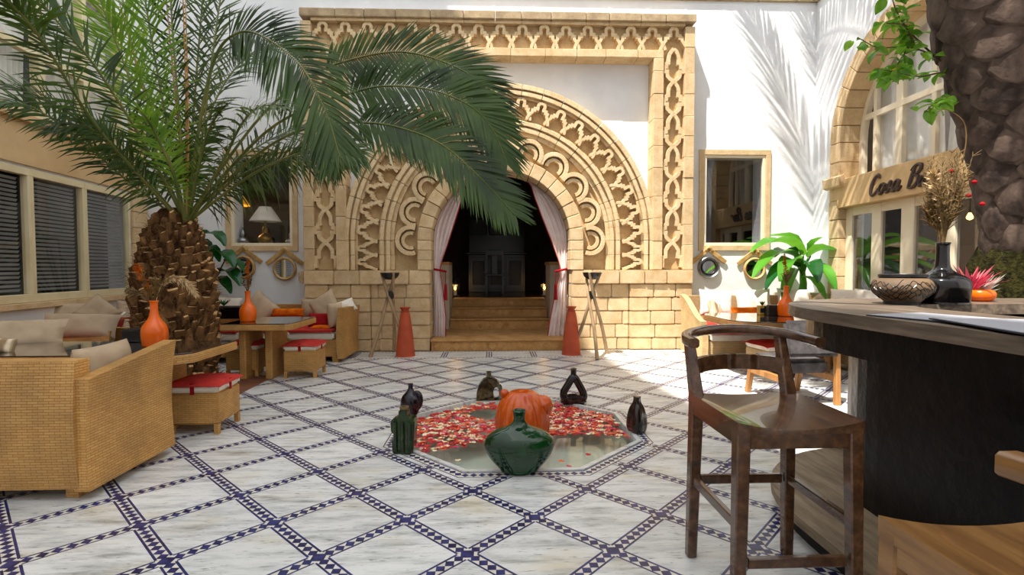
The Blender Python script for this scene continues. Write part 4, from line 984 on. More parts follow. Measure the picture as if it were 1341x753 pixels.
# loose cushions: (label, material, x,y,z, width,height,thick, rx,ry,rz)
def cushion(label, mt, pos, sz, rot, group=None, name='cushion', cat='cushion'):
    m = MB(); pillow(m, *sz, M=None); o = m.build(name, mt, None, smooth=80, merge=True); o.location = pos; o.rotation_euler = rot; return tag(o, label, cat, group)
U = PI/2
p = at(150, 474, 3.12); cushion('plump beige cushion propped on the near left wicker sofa', 'beige', (-2.455, 3.36, .66), (.50, .34, .16), (U-.05, .0, U+.06))
pts = [('long beige bolster cushion at the left picture edge on the wall sofa', 28, 438, 4.55, (.62, .27, .16), (U-.5, .0, .3)),
       ('long beige bolster cushion on the wicker arm below the windows', 105, 427, 5.85, (.74, .30, .18), (U-.55, .04, .2)),
       ('pointed beige cushion standing on its corner under the second window', 128, 410, 6.6, (.36, .36, .13), (U-.3, .78, .5)),
       ('flat beige cushion behind the long bolster below the windows', 92, 412, 6.5, (.5, .3, .13), (U-.3, .05, .6)),
       ('small beige cushion leaning in the back left corner', 171, 409, 7.35, (.36, .30, .13), (U-.3, .2, .5)),
       ('tilted pale beige cushion beside the orange vase on the corner sofa', 184, 416, 6.9, (.36, .34, .13), (U-.35, .65, .2)),
       ('low beige cushion lying below the tilted one in the corner', 178, 430, 6.6, (.32, .24, .12), (U-.6, .1, .2))]
for lb, px, py, Y, sz, ro in pts: cushion(lb, 'beige', at(px, py, Y), sz, ro)
cushion('striped red, orange and cream cushion under the back left windows', 'stripe', at(156, 428, 6.7), (.28, .26, .1), (U-.3, .1, .3))
cushion('cream cushion behind the striped one below the windows', 'cream_cloth', at(152, 419, 6.95), (.34, .24, .1), (U-.3, .1, .4))
for lb, mt, px, py, Y, sz, ro in [('pointed beige cushion right of the orange vase on the back sofa', 'beige', 339, 405, 7.75, (.42, .42, .13), (U-.25, .72, 0)),
      ('orange patterned bolster on the back left sofa', 'orange_cloth', 377, 409, 7.75, (.48, .12, .11), (U-.2, 0, 0)),
      ('beige rectangular cushion against the back of the back left sofa', 'beige', 412, 403, 7.85, (.42, .28, .12), (U-.2, 0, 0)),
      ('pointed beige cushion behind the dark red one on the back sofa', 'beige', 426, 402, 7.7, (.40, .40, .13), (U-.3, -.55, 0)),
      ('dark red square cushion on the back left sofa', 'darkred', 418, 419, 7.5, (.30, .20, .11), (U-.3, 0, 0)),
      ('mottled beige cushion leaning on the right arm of the back sofa', 'beige', 439, 413, 7.45, (.24, .36, .13), (U-.1, 0, .9)),
      ('cream cushion lying over the right sofa arm by the portal', 'cream_cloth', 450, 402, 7.7, (.36, .2, .11), (U-.5, -.3, .6)),
      ('cream cushion behind the succulent box on the back left sofa', 'cream_cloth', 300, 400, 7.8, (.36, .26, .12), (U-.2, .1, 0)),
      ('flat orange cushion lying under the dark red one on the seat', 'orange_cloth', 420, 428.5, 7.4, (.26, .1, .06), (.1, 0, 0)),
      ('large cream back cushion at the left end of the sunny right sofa', 'cream_cloth', 938, 397, 7.64, (.52, .40, .14), (U-.22, .06, 0)),
      ('cream back cushion in the middle of the sunny right sofa', 'cream_cloth', 987, 396, 7.64, (.54, .40, .14), (U-.22, -.03, 0)),
      ('cream back cushion under the banana leaves on the sunny sofa', 'cream_cloth', 1040, 396, 7.62, (.52, .42, .14), (U-.22, .05, 0)),
      ('orange bolster lying on the sunny right sofa', 'orange_cloth', 975, 407, 7.42, (.42, .11, .10), (U-.2, 0, 0)),
      ('cream cushion below the glazed doors behind the bar top', 'cream_cloth', 1110, 391, 6.9, (.44, .26, .13), (U-.2, 0, -.9)),
      ('second cream cushion below the glazed doors nearer the bowl', 'cream_cloth', 1138, 392, 6.4, (.4, .24, .13), (U-.2, .08, -1.1))]:
    cushion(lb, mt, at(px, py, Y), sz, ro)
cushion('striped tan throw cushion leaning beside the bar end', 'throw', at(1062, 404, 6.9), (.5, .2, .14), (U-.3, -.6, 0))
# striped throw hanging over the right sofa arm
m = MB(); m.grid(lambda u, v: (3.18+.20*u+.02*math.sin(6*v), 7.55-.10*v+.02*math.sin(9*u), .79-.42*v+.03*math.sin(5*u)), 10, 14); m.grid(lambda u, v: (3.18+.20*u+.02*math.sin(6*v), 7.565-.10*v+.02*math.sin(9*u), .78-.42*v+.03*math.sin(5*u)), 10, 14)
tag(m.build('fringed_throw', 'throw', None, smooth=80), 'cream and tan woven throw draped by the arm of the sunny sofa', 'throw')
# red cushions on the sunny sofa corner
cushion('flat red cushion lying on the left end of the sunny sofa', 'red', (3.22, 7.25, .49), (.46, .4, .09), (.05, 0, .1))
cushion('loose pink and cream striped cushion at the left picture edge', 'throw', at(4, 453, 4.0), (.16, .12, .08), (U-.4, .1, .2))

# ------------------------------------------------------------ orange bottle vases with dried flowers
def orange_vase(px, py, label, s_, kind):
    p = fl(px, py, .683); t = thing('bottle_vase', label, 'vase', (p.x, p.y, .683), 0, 'orange bottle vases on the tables')
    MB().lathe([(a*s_, b*s_) for a, b in smoothprof([(0, 0), (.075, 0), (.088, .03), (.095, .10), (.085, .16), (.045, .22), (.03, .27), (.028, .34), (.034, .36), (.024, .36), (.02, .30), (0, .28)], 36)], 28).build('body', 'gloss_orange', t, smooth=60)
    return t, p
def bundle(t, z0, n, spread, h, mt, rad=.004, jit=.3, seed=1, name='stem', curl=.2):
    rn = random.Random(seed); m = MB()
    for k in range(n):
        a = rn.uniform(0, 6.28); r_ = spread*math.sqrt(rn.random()); hh = h*rn.uniform(.6, 1); tip = Vector((r_*math.cos(a), r_*math.sin(a), z0+hh)); c_ = Vector((rn.uniform(-1, 1), rn.uniform(-1, 1), 0))*curl*spread
        P = catmull([(0, 0, z0-.05), (tip.x*.3, tip.y*.3, z0+hh*.35), tip+c_*.3+Vector((0, 0, -hh*.25)), tip+c_], 7); m.tube(P, [rad*(1-.08*i) for i in range(8)], 4)
        if jit: 
            for i in range(3, 8):
                for q in range(3): d = Vector((rn.uniform(-1, 1), rn.uniform(-1, 1), rn.uniform(.2, 1)))*jit*.09; m.tube([P[i], P[i]+d*.5, P[i]+d], [rad*.9, rad*.7, rad*.3], 3)
    return tag(m.build(name, mt, t), kind='stuff')
def plume(t, P, w, mt, name, seed=3, n=150):
    rn = random.Random(seed); C_ = catmull(P, 30); m = MB(); m.tube(C_, [.004]*31, 4)
    for k in range(n):
        i = rn.randrange(8, 30); p = C_[i]; tn = (C_[min(30, i+1)]-C_[i-1]).normalized(); d = (tn*.8+Vector((rn.uniform(-1, 1), rn.uniform(-1, 1), rn.uniform(-1, 1)))*.6).normalized()*w*(1.1-.6*abs(i-18)/12)*rn.uniform(.6, 1.2); d.z -= .02
        s1 = d.cross(Vector((rn.uniform(-1, 1), rn.uniform(-1, 1), .3))).normalized()*.006; m.add([p, p+d*.5+s1, p+d, p+d*.5-s1], [(0, 1, 2, 3)])
    return m.build(name, mt, t)
t, p = orange_vase(203, 453, 'glossy orange bottle vase with dried plumes on the front left table', 1.0, 0)
bundle(t, .34, 16, .10, .26, 'dry_dark', seed=2); plume(t, [(0, 0, .3), (.06, 0, .48), (.16, -.01, .55), (.28, -.02, .50), (.34, -.02, .42)], .07, 'pampas', 'pampas_plume', 4, 420)
plume(t, [(0, 0, .3), (-.03, 0, .46), (-.10, 0, .6), (-.13, 0, .66)], .05, 'dry_orange', 'orange_flower_head', 5, 340); plume(t, [(0, 0, .3), (-.06, .0, .4), (-.14, 0, .44), (-.2, 0, .46)], .06, 'dry', 'dried_leaf_spray', 6, 260)
t, p = orange_vase(325, 421, 'glossy orange bottle vase with an upright dried spike on the back left table', .98, 1)
bundle(t, .33, 10, .05, .22, 'dry_dark', seed=7); plume(t, [(0, 0, .3), (.01, 0, .45), (.0, 0, .62), (.02, 0, .74)], .05, 'dry_orange', 'orange_flower_head', 8, 220)
t, p = orange_vase(1029, 414, 'glossy orange bottle vase with dried spikes on the sunny right table', 1.06, 2)
bundle(t, .36, 12, .06, .26, 'dry', seed=9); plume(t, [(0, 0, .3), (.0, 0, .5), (-.02, 0, .66), (-.03, 0, .8)], .05, 'dry_orange', 'dried_spike', 10, 180)
# small boxes and pots on tables
def tbox(name, label, px, py, Wd, Dp, Hh, mt, cat, z=.683):
    p = fl(px, py, z); t = thing(name, label, cat, (p.x, p.y, z)); MB().box(-Wd/2, Wd/2, -Dp/2, Dp/2, 0, Hh).build('body', mt, t, bevel=.006); return t
t = tbox('menu_box', 'dark wooden box beside the vase on the front left table', 182, 447, .20, .14, .10, 'ebony', 'box'); MB().box(-.09, .09, -.06, .06, .10, .108).build('lid', 'black', t)
t = tbox('planter_box', 'dark planter box with a small succulent on the back left table', 300, 417, .34, .14, .15, 'ebony', 'planter'); MB().box(-.155, .155, -.055, .055, .15, .155).build('soil', 'soil', t)
for k in range(14):
    a = k*2.4; d = Vector((math.cos(a), math.sin(a), .9)).normalized(); b = Vector((-.06, 0, .155)); s_ = Vector((-math.sin(a), math.cos(a), 0))*.012
    MB().add([b, b+d*.05+s_, b+d*.13, b+d*.05-s_], [(0, 1, 2, 3)]).build('leaf', 'banana_dark', t)
t = tbox('candle_pot', 'small yellow and black square pot with a plant on the sunny table', 998, 412, .10, .10, .12, 'candle_pot', 'pot')
MB().box(-.052, .052, -.053, -.05, .03, .09).build('label_panel', 'navy', t)
for k in range(12):
    a = k*2.4; d = Vector((math.cos(a)*.6, math.sin(a)*.6, .9)); s_ = Vector((-math.sin(a), math.cos(a), 0))*.012; b = Vector((0, 0, .115)); MB().add([b, b+d*.03+s_, b+d*.07, b+d*.03-s_], [(0, 1, 2, 3)]).build('leaf', 'banana_dark', t)
t = tbox('napkin_holder', 'black napkin holder between the pot and the orange vase on the sunny table', 1012, 413, .17, .12, .12, 'black', 'holder'); MB().box(-.07, .07, -.03, .03, .11, .135).build('napkins', 'ebony', t)
# charcoal armchair by the bar
t = thing('upholstered_chair', 'charcoal upholstered chair with slanted teak legs beside the bar', 'chair', (2.97, 5.02, 0), .06)
MB().box(-.245, .245, -.22, .29, .29, .42).build('seat', 'grey_cloth', t, bevel=.03, smooth=50)
MB().box(-.27, .27, -.035, .035, -.17, .17, M=rotm(x=-.16, loc=(0, -.30, .64))).build('backrest', 'grey_cloth', t, bevel=.03, smooth=50)
for a in (-.27, .27):
    MB().hexa([(a-.025, -.32, 0), (a+.025, -.32, 0), (a+.025, -.27, 0), (a-.025, -.27, 0), (a-.02, -.30, .66), (a+.02, -.30, .66), (a+.02, -.25, .66), (a-.02, -.25, .66)]).build('leg', 'teak', t, bevel=.005)
    MB().hexa([(a-.025, .28, 0), (a+.025, .28, 0), (a+.025, .33, 0), (a-.025, .33, 0), (a-.025, .20, .34), (a+.025, .20, .34), (a+.025, .26, .34), (a-.025, .26, .34)]).build('leg', 'teak', t, bevel=.005)
    MB().box(a-.02, a+.02, -.3, .24, .22, .28).build('side_rail', 'teak', t, bevel=.004)
# ------------------------------------------------------------ mirrors on the back wall
def mirror(px, py, label, mt, two):
    p = at(px, py, YW-.03); t = thing('hanging_mirror', label, 'mirror', (p.x, YW-.03, p.z), 0, 'small round hanging mirrors'); r_ = .165
    MB().tube([(r_*math.cos(a), 0, r_*math.sin(a)) for a in [2*PI*k/28 for k in range(28)]], .036, 8, closed=True, flat=.6).build('frame', mt, t, smooth=60)
    if two: MB().tube([(.12*math.cos(a), -.012, .12*math.sin(a)) for a in [2*PI*k/28 for k in range(28)]], .016, 8, closed=True).build('inner_ring', 'black', t, smooth=60)
    MB().lathe([(0, 0), (r_, 0), (r_, .006), (0, .006)], 28, M=rotm(x=PI/2)).build('mirror_glass', 'mirror', t)
    for s_ in (-1, 1): MB().box(-.035, .035, -.012, .012, 0, .36, M=rotm(y=s_*R(128), loc=(0, .0, .30)) ).build('hanger_arm', 'cane', t, bevel=.006)
    MB().tube([(-.05, 0, .27), (-.03, 0, .31), (0, 0, .325), (.03, 0, .31), (.05, 0, .27)], .03, 8).build('hanger_cap', 'cane', t, smooth=60)
    return t
mirror(319, 350, 'round mirror with dark ring under the left window, beside the broad leaves', 'cane', True); mirror(373, 352, 'round cane-framed mirror left of the portal corner', 'cane', False)
mirror(928, 350, 'round mirror with grey double ring just right of the portal', 'silver_metal', True); mirror(988, 352, 'round cane mirror partly behind the banana leaves', 'cane', False)
# lamps inside the left window
def lamp(px, py, Y, label, sc_, shade, base, tall):
    z = HW[2][2]-.01; p = at(px, py, Y); t = thing('table_lamp', label, 'lamp', (p.x, Y, z))
    MB().lathe([(a*sc_, b*sc_) for a, b in smoothprof([(0, 0), (.10, 0), (.10, .02), (.07, .04), (.13, .10), (.14, .16), (.09, .22), (.05, .25), (.06, .30), (.045, .36), (.02, .40), (.02, tall)], 40)], 20).build('base', base, t, smooth=60)
    if shade: MB().lathe([(.27*sc_, (tall)*sc_), (.10*sc_, (tall+.26)*sc_)], 24, caps=False).build('lamp_shade', shade, t, smooth=60)
lamp(348, 300, 8.74, 'table lamp with a pale conical shade and brass base in the left window', .92, 'shade', 'brass', .46)
lamp(318, 300, 8.70, 'silver table lamp base beside the pale lamp in the left window', .72, None, 'silver_metal', .46)
lamp(303, 300, 9.3, 'amber shaded lamp at the far left inside the left window', 1.15, 'shade_amber', 'brass', .66)
ll = bpy.data.lights.new('lamp_light', 'POINT'); ll.energy = 18; ll.color = (1, .72, .4); ll.shadow_soft_size = .05; llo = bpy.data.objects.new('lamp_light', ll); C.objects.link(llo); llo.parent = bpy.data.objects['table_lamp.002']; llo.location = (0, 0, .70)
lamp(381, 300, 8.70, 'silver table lamp base at the right edge inside the left window', .62, None, 'silver_metal', .44)
# ============================================================ BAR
bar = thing('bar_counter', 'round-cornered bar with weathered wood top and hammered black front', 'bar', (0, 0, 0))
def rrect(x0, x1, y0, y1, r, n=12):
    P = []
    for cx_, cy_, st_ in ((x1-r, y1-r, 0), (x0+r, y1-r, 90), (x0+r, y0+r, 180), (x1-r, y0+r, 270)):
        for k in range(n+1): an = R(st_+90*k/n); P.append((cx_+r*math.cos(an), cy_+r*math.sin(an)))
    return P
BX0, BX1, BY0, BY1 = 1.535, 4.05, .1, 3.27
def ringprism(mb, A, B, z0, z1):
    n = len(A)
    for i in range(n):
        j = (i+1) % n; mb.hexa([(*B[i], z0), (*A[i], z0), (*A[j], z0), (*B[j], z0), (*B[i], z1), (*A[i], z1), (*A[j], z1), (*B[j], z1)])
    return mb
n_ = 12
A_ = rrect(BX0, BX1, BY0, BY1, .88); I_ = rrect(BX0+.6, BX1-.6, BY0+.6, BY1-.55, .3)
ringprism(MB(), A_, I_, 1.045, 1.10).build('counter_top', 'barwood', bar, smooth=25, merge=True)
ringprism(MB(), rrect(BX0+.08, BX1-.08, BY0+.08, BY1-.08, .82), rrect(BX0+.14, BX1-.14, BY0+.14, BY1-.14, .76), .90, 1.045).build('apron', 'bar_black', bar, smooth=25, merge=True)
ringprism(MB(), rrect(BX0+.27, BX1-.27, BY0+.27, BY1-.27, .66), rrect(BX0+.35, BX1-.35, BY0+.35, BY1-.35, .58), .10, .92).build('front_panel', 'bar_black', bar, smooth=25, merge=True)
ringprism(MB(), rrect(BX0-.10, BX1+.1, BY0-.1, BY1+.0, .92), rrect(BX0+.3, BX1-.3, BY0+.3, BY1-.3, .62), .085, .13).build('footrest_deck', 'footwood', bar, smooth=25, merge=True)
ringprism(MB(), rrect(BX0-.05, BX1+.05, BY0-.05, BY1-.05, .88), rrect(BX0+.3, BX1-.3, BY0+.3, BY1-.3, .62), 0, .085).build('plinth', 'matte_black', bar, smooth=25, merge=True)
# bowl, black bottle vase with dried grasses, menus
p = fl(1181, 398, 1.10); t = thing('clay_bowl', 'squat brown clay bowl with dark scratched waves and black rim on the bar', 'bowl', (p.x, p.y, 1.10))
prof = smoothprof([(.08, .012), (.09, .02), (.132, .06), (.145, .09), (.133, .125), (.105, .145)], 24)
MB().lathe([(0, .012)]+prof, 40).build('body', 'bowl_clay', t, smooth=60)
MB().lathe([(0, 0), (.085, 0), (.085, .016), (0, .016)], 32).build('foot', 'black', t, smooth=40); MB().lathe([(.10, .142), (.112, .15), (.112, .162), (.10, .165), (.09, .15), (0, .13)], 32).build('rim', 'black', t, smooth=40)
def rad_at(z):
    for (r0, z0), (r1, z1) in zip(prof, prof[1:]):
        if z0 <= z <= z1: return r0+(r1-r0)*(z-z0)/max(1e-6, z1-z0)
    return prof[-1][0]
m = MB()
for k in range(26):
    a0 = k*2*PI/26; sg = 1 if k % 2 else -1
    for zz in (.045, .075, .105):
        P = []
        for i in range(10): an = a0+i*.05; z = zz+.016*math.sin(i*.62+k)+sg*.004*i*.4; z = min(max(z, .03), .135); r_ = rad_at(z)+.0005; P.append((r_*math.cos(an), r_*math.sin(an), z))
        m.tube(P, .0022, 4)
tag(m.build('scratched_lines', 'ebony', t), kind='stuff')
p = fl(1243, 398, 1.10); t = thing('bottle_vase', 'shiny black long-necked bottle vase with dried grasses on the bar', 'vase', (p.x, p.y+.05, 1.10))
MB().lathe(smoothprof([(0, 0), (.115, 0), (.125, .01), (.128, .06), (.128, .115), (.11, .145), (.06, .175), (.038, .20), (.032, .25), (.031, .32), (.036, .335), (.026, .335), (.02, .28)], 44), 36).build('body', 'black_glaze', t, smooth=60)
bundle(t, .32, 55, .09, .50, 'dry', .0028, .35, 21, 'dried_grass', .35); bundle(t, .32, 26, .09, .30, 'dry_dark', .0035, .5, 22, 'dried_twigs', .2)
plume(t, [(0, 0, .32), (-.02, 0, .5), (-.05, 0, .66), (-.07, 0, .74)], .07, 'pampas', 'pampas_plume', 23, 260); plume(t, [(0, 0, .32), (.04, 0, .5), (.09, 0, .66), (.14, 0, .74)], .05, 'dry', 'dried_spray', 24, 180)
MB().tube(catmull([(0, 0, .33), (.05, 0, .65), (.11, 0, .85), (.10, 0, 1.0), (.0, 0, 1.07), (-.05, 0, 1.06)], 24), [.004-.0001*i for i in range(25)], 5).build('long_curved_stem', 'dry_dark', t)
for k, (x, z) in enumerate(((.02, .72), (.03, .60), (.12, .585), (.20, .54), (.15, .66))): MB().lathe(smoothprof([(0, 0), (.012, .004), (.014, .014), (0, .024)], 6), 8, cx=x, cz=z, cy=-.02).build('red_button_flower', 'darkred', t, smooth=60)
def sheet(cx_, cy_, a, b, rz, label, z):
    t = thing('menu_sheet', label, 'menu', (cx_, cy_, z), rz, 'menu sheets on the bar')
    MB().box(-a, a, -b, b, 0, .004).build('cover', 'navy', t); MB().box(-a+.006, a-.006, -b+.006, b-.006, .004, .006).build('page', 'paper', t)
sheet(1.77, 1.88, .155, .26, .28, 'grey menu sheet with navy edge lying farther back on the bar', 1.101)
sheet(1.72, 1.60, .155, .24, -.25, 'grey menu sheet with navy edge nearest the camera on the bar', 1.108)
# red-leaved arrangement
p = fl(1291, 396, 1.10); t = thing('flower_arrangement', 'pink-red spiky leaf arrangement in an orange pot behind the black vase', 'plant', (p.x, p.y+.10, 1.10))
MB().lathe(smoothprof([(0, 0), (.05, 0), (.075, .03), (.07, .06), (.05, .07), (0, .065)], 14), 20, cx=.06).build('pot', 'gloss_orange', t, smooth=60)
rn = random.Random(5)
for k in range(46):
    a = rn.uniform(0, 6.28); d = Vector((math.cos(a)*.75, math.sin(a)*.5, rn.uniform(.3, 1.5))).normalized(); b = Vector((.0, 0, .05)); L_ = rn.uniform(.12, .24); s_ = d.cross(Vector((0, 0, 1))).normalized()*.011; dr_ = Vector((0, 0, -.03))
    MB().add([b, b+d*L_*.5+s_, b+d*L_+dr_, b+d*L_*.5-s_], [(0, 1, 2, 3)]).build('leaf', 'pink', t)
for k in range(18):
    a = rn.uniform(-.6, .9); d = Vector((math.cos(a), math.sin(a)*.4, rn.uniform(.2, .9))).normalized(); b = Vector((.05, 0, .04)); L_ = rn.uniform(.12, .2); s_ = d.cross(Vector((0, 1, 0))).normalized()*.007
    MB().add([b, b+d*L_*.5+s_, b+d*L_, b+d*L_*.5-s_], [(0, 1, 2, 3)]).build('dried_leaf', 'silver', t)

# ============================================================ BAR STOOLS
def stool(loc, rz, label, mt):
    """local: back at +y, front at -y, seat .47 square at z .75"""
    t = thing('bar_stool', label, 'stool', loc, rz, None); h = .235; Z = .745
    def top(x, y): return Z-.022*(1-(x/h)**2)*(1-.35*(y/h))
    n = 12; m = MB(); X = [-h+2*h*i/n for i in range(n+1)]
    m.grid(lambda u, v: (-h+2*h*u, -h+2*h*v, top(-h+2*h*u, -h+2*h*v)), n, n); k0 = len(m.f); m.grid(lambda u, v: (-h+2*h*u, -h+2*h*v, Z-.045), n, n)
    for k in range(k0, len(m.f)): m.f[k] = m.f[k][::-1]
    for e in range(4):
        for k in range(n):
            u0, u1 = k/n, (k+1)/n; a, b = [((u0, 0), (u1, 0)), ((1, u0), (1, u1)), ((u1, 1), (u0, 1)), ((0, u1), (0, u0))][e]
            p = (-h+2*h*a[0], -h+2*h*a[1]); q = (-h+2*h*b[0], -h+2*h*b[1]); m.quad((*p, Z-.045), (*q, Z-.045), (*q, top(*q)), (*p, top(*p)))
    m.build('seat', mt, t, smooth=35, merge=True)
    MB().box(-h+.05, h-.05, -h+.002, -h+.03, Z-.10, Z-.03).build('front_rail', mt, t, bevel=.004); MB().box(-h+.05, h-.05, h-.03, h-.002, Z-.10, Z-.04).build('rear_rail', mt, t, bevel=.004)
    for s_ in (-1, 1): 
        a, b = sorted((s_*(h-.03), s_*(h-.002))); MB().box(a, b, -h+.05, h-.05, Z-.09, Z-.04).build('side_rail', mt, t, bevel=.004)
        c_ = s_*(h-.026)
        for yy in (-1, 1):
            cy_ = yy*(h-.026); w1, w2 = .026, .021; ox, oy = s_*.012, yy*.012
            MB().hexa([(c_+ox-w2, cy_+oy-w2, 0), (c_+ox+w2, cy_+oy-w2, 0), (c_+ox+w2, cy_+oy+w2, 0), (c_+ox-w2, cy_+oy+w2, 0), (c_-w1, cy_-w1, Z-.02), (c_+w1, cy_-w1, Z-.02), (c_+w1, cy_+w1, Z-.02), (c_-w1, cy_+w1, Z-.02)]).build('leg', mt, t, bevel=.005)
        MB().box(c_-.013+s_*.006, c_+.013+s_*.006, -h+.04, h-.04, .335, .375).build('side_stretcher', mt, t, bevel=.004)
        # back post leaning outwards
        y0, y1 = h-.028, h+.07; MB().hexa([(c_-.026, y0-.03, Z-.02), (c_+.026, y0-.03, Z-.02), (c_+.026, y0+.03, Z-.02), (c_-.026, y0+.03, Z-.02), (c_*1.02-.018, y1-.03, 1.0), (c_*1.02+.018, y1-.03, 1.0), (c_*1.02+.018, y1+.02, 1.0), (c_*1.02-.018, y1+.02, 1.0)]).build('back_post', mt, t, bevel=.006)
    MB().box(-h+.05, h-.05, -h+.008, -h+.032, .20, .24).build('foot_rail', mt, t, bevel=.004); MB().box(-h+.05, h-.05, h-.034, h-.01, .335, .375).build('rear_stretcher', mt, t, bevel=.004)
    P = catmull([(-.272, .085, .985), (-.268, .17, .99), (-.23, .255, 1.0), (-.13, .325, 1.01), (0, .345, 1.015), (.13, .325, 1.01), (.23, .255, 1.0), (.268, .17, .99), (.272, .085, .985)], 40)
    m = MB()
    def sec(p, tn):
        nx = Vector((tn.y, -tn.x, 0)).normalized(); return [p+nx*a+Vector((0, 0, b)) for a, b in ((-.021, -.014), (-.014, -.02), (.016, -.02), (.024, -.012), (.024, .012), (.016, .02), (-.014, .02), (-.021, .014))]
    rings = [sec(P[i], (P[min(40, i+1)]-P[max(0, i-1)])) for i in range(41)]; vs = [q for r_ in rings for q in r_]
    m.add(vs, [(i*8+j, i*8+(j+1) % 8, (i+1)*8+(j+1) % 8, (i+1)*8+j) for i in range(40) for j in range(8)]+[tuple(range(8))[::-1], tuple(320+j for j in range(8))]); m.build('arm_rail', mt, t, smooth=50)
    P = catmull([(-.205, h-.0, .86), (-.12, h+.055, .865), (0, h+.075, .868), (.12, h+.055, .865), (.205, h-.0, .86)], 16)
    m = MB()
    for i in range(16):
        a, b = P[i], P[i+1]; ta = (P[min(16, i+1)]-P[max(0, i-1)]).normalized(); tb = (P[min(16, i+2)]-P[i]).normalized(); na2, nb2 = Vector((ta.y, -ta.x, 0))*.012, Vector((tb.y, -tb.x, 0))*.012; zz = Vector((0, 0, .034))
        m.hexa([a+na2-zz, b+nb2-zz, b-nb2-zz, a-na2-zz, a+na2+zz, b+nb2+zz, b-nb2+zz, a-na2+zz])
    m.build('lower_back_rail', mt, t, smooth=35, merge=True)
    return t
stool((1.115, 2.045, 0), 0, 'dark wooden bar stool with curved arm rail standing at the bar', 'stoolwood')
cn = fl(1150, 676, .742); stool((cn.x+.235, cn.y-.235, 0), PI, 'amber wooden bar stool cropped at the lower right corner', 'stoolwood2')

# ============================================================ PALMS
def frond(parent, pts, Lmax, n, mt, droop=.25, seed=0, vang=.35, w=.034, rr=.016, start=.22, jit=.12, upref=None):
    rn = random.Random(seed); K = 44; P = catmull(pts, K); m = MB()
    rad = [rr*(1-.85*i/K)+.003 for i in range(K+1)]
    r_ = MB().tube(P, rad, 6, flat=.7).build('frond', 'rachis', parent, smooth=60)
    side0 = None
    for i in range(n):
        tt = start+(.995-start)*i/(n-1); f_ = tt*K; k = min(int(f_), K-1); p = P[k].lerp(P[k+1], f_-k); T = (P[min(K, k+2)]-P[max(0, k-1)]).normalized()
        ref = upref or Vector((0, 0, 1)); S = T.cross(ref)
        S = S.normalized() if S.length > .15 else (side0 or T.orthogonal().normalized())
        if side0 and S.dot(side0) < 0: S = -S
        side0 = S; Nn = S.cross(T)
        if Nn.z < 0 and abs(T.z) < .9: Nn = -Nn
        u = (tt-start)/(1-start); L = Lmax*(.45+.55*math.sin(PI*min(1, .15+u*.72)))*(1 if u < .85 else 1-(u-.85)*2.4)
        an = R(62-34*u)
        for sg in (-1, 1):
            a = an+rn.uniform(-jit, jit); va = vang+rn.uniform(-jit*1.3, jit*1.3); d = (T*math.cos(a)+S*(sg*math.sin(a)*math.cos(va))+Nn*math.sin(va)*math.sin(a)).normalized(); l = L*rn.uniform(.86, 1.06)
            wv = d.cross(Nn); wv = wv.normalized()*(w/2) if wv.length > .05 else S.cross(d).normalized()*(w/2)
            g_ = Vector((0, 0, -droop*l)); q1 = p+d*l*.3+g_*.06; q2 = p+d*l*.68+g_*.42; q3 = p+d*l+g_
            m.add([p-wv*.35, p+wv*.35, q1+wv, q1-wv, q2+wv*.8, q2-wv*.8, q3], [(0, 1, 2, 3), (3, 2, 4, 5), (5, 4, 6)])
    m.build('leaflets', mt, r_)
    return r_
PC = Vector((-3.48, 5.85, 0))
palm = thing('date_palm', 'stout date palm with shaggy trunk and arching fronds on the left', 'palm', PC)
tp = smoothprof([(.39, 0), (.37, .3), (.385, .7), (.385, 1.05), (.34, 1.35), (.27, 1.6), (.20, 1.8), (.12, 1.95), (0, 1.97)], 30)
MB().lathe([(0, 0)]+tp, 48, rib=lambda a, z: 1+.04*math.sin(13*a+9*z)+.03*math.sin(29*a-17*z)).build('trunk', 'trunk', palm, smooth=60)
def boot(w0, w1, h_, th):
    b = MB(); b.hexa([(-w0, -.04, -h_*.5), (w0, -.04, -h_*.5), (w0*.8, th*.25, -h_*.55), (-w0*.8, th*.25, -h_*.55), (-w1, .0, h_*.5), (w1, .01, h_*.42), (w1*.9, th, h_*.34), (-w1*.8, th*.9, h_*.46)])
    b.m = [0, 1, 0, 0, 0, 0]; return b.mesh('leaf_base', ['boot', 'bootcut'], bevel=.006)
boots = [boot(.08, .07, .15, .05), boot(.095, .06, .19, .06), boot(.07, .06, .13, .05), boot(.065, .03, .22, .05)]
rn = random.Random(3); nb = 300
for k in range(nb):
    z = .10+1.72*(k/nb)**.95; a = k*2.39996; rr_ = next((r0+(r1-r0)*(z-z0)/(z1-z0) for (r0, z0), (r1, z1) in zip(tp, tp[1:]) if z0 <= z <= z1 and z1 > z0), .4)
    s_ = (1 if z < 1.3 else .85)*rn.uniform(.75, 1.15); o = put('leaf_base', boots[rn.randrange(4)] if z < 1.5 else boots[3], palm, ((rr_-.015)*math.cos(a), (rr_-.015)*math.sin(a), z), (rn.uniform(-.25, .15), rn.uniform(-.35, .35), a-PI/2+rn.uniform(-.3, .3))); o.scale = (s_, s_*rn.uniform(.8, 1.3), s_*rn.uniform(.7, 1.3))
m = MB()
for k in range(2600):     # loose fibres
    z = rn.uniform(.05, 1.85); a = rn.uniform(0, 6.28); rr_ = .41 if z < 1.2 else .41-.32*(z-1.2); p = Vector((rr_*math.cos(a), rr_*math.sin(a), z)); d = Vector((math.cos(a)*rn.uniform(.0, .6)-math.sin(a)*rn.uniform(-.8, .8), math.sin(a)*rn.uniform(.0, .6)+math.cos(a)*rn.uniform(-.8, .8), rn.uniform(-.5, .7)))*rn.uniform(.06, .17); s_ = Vector((-math.sin(a), math.cos(a), rn.uniform(-.9, .9)))*.0045
    m.add([p-s_, p+s_, p+d], [(0, 1, 2)])
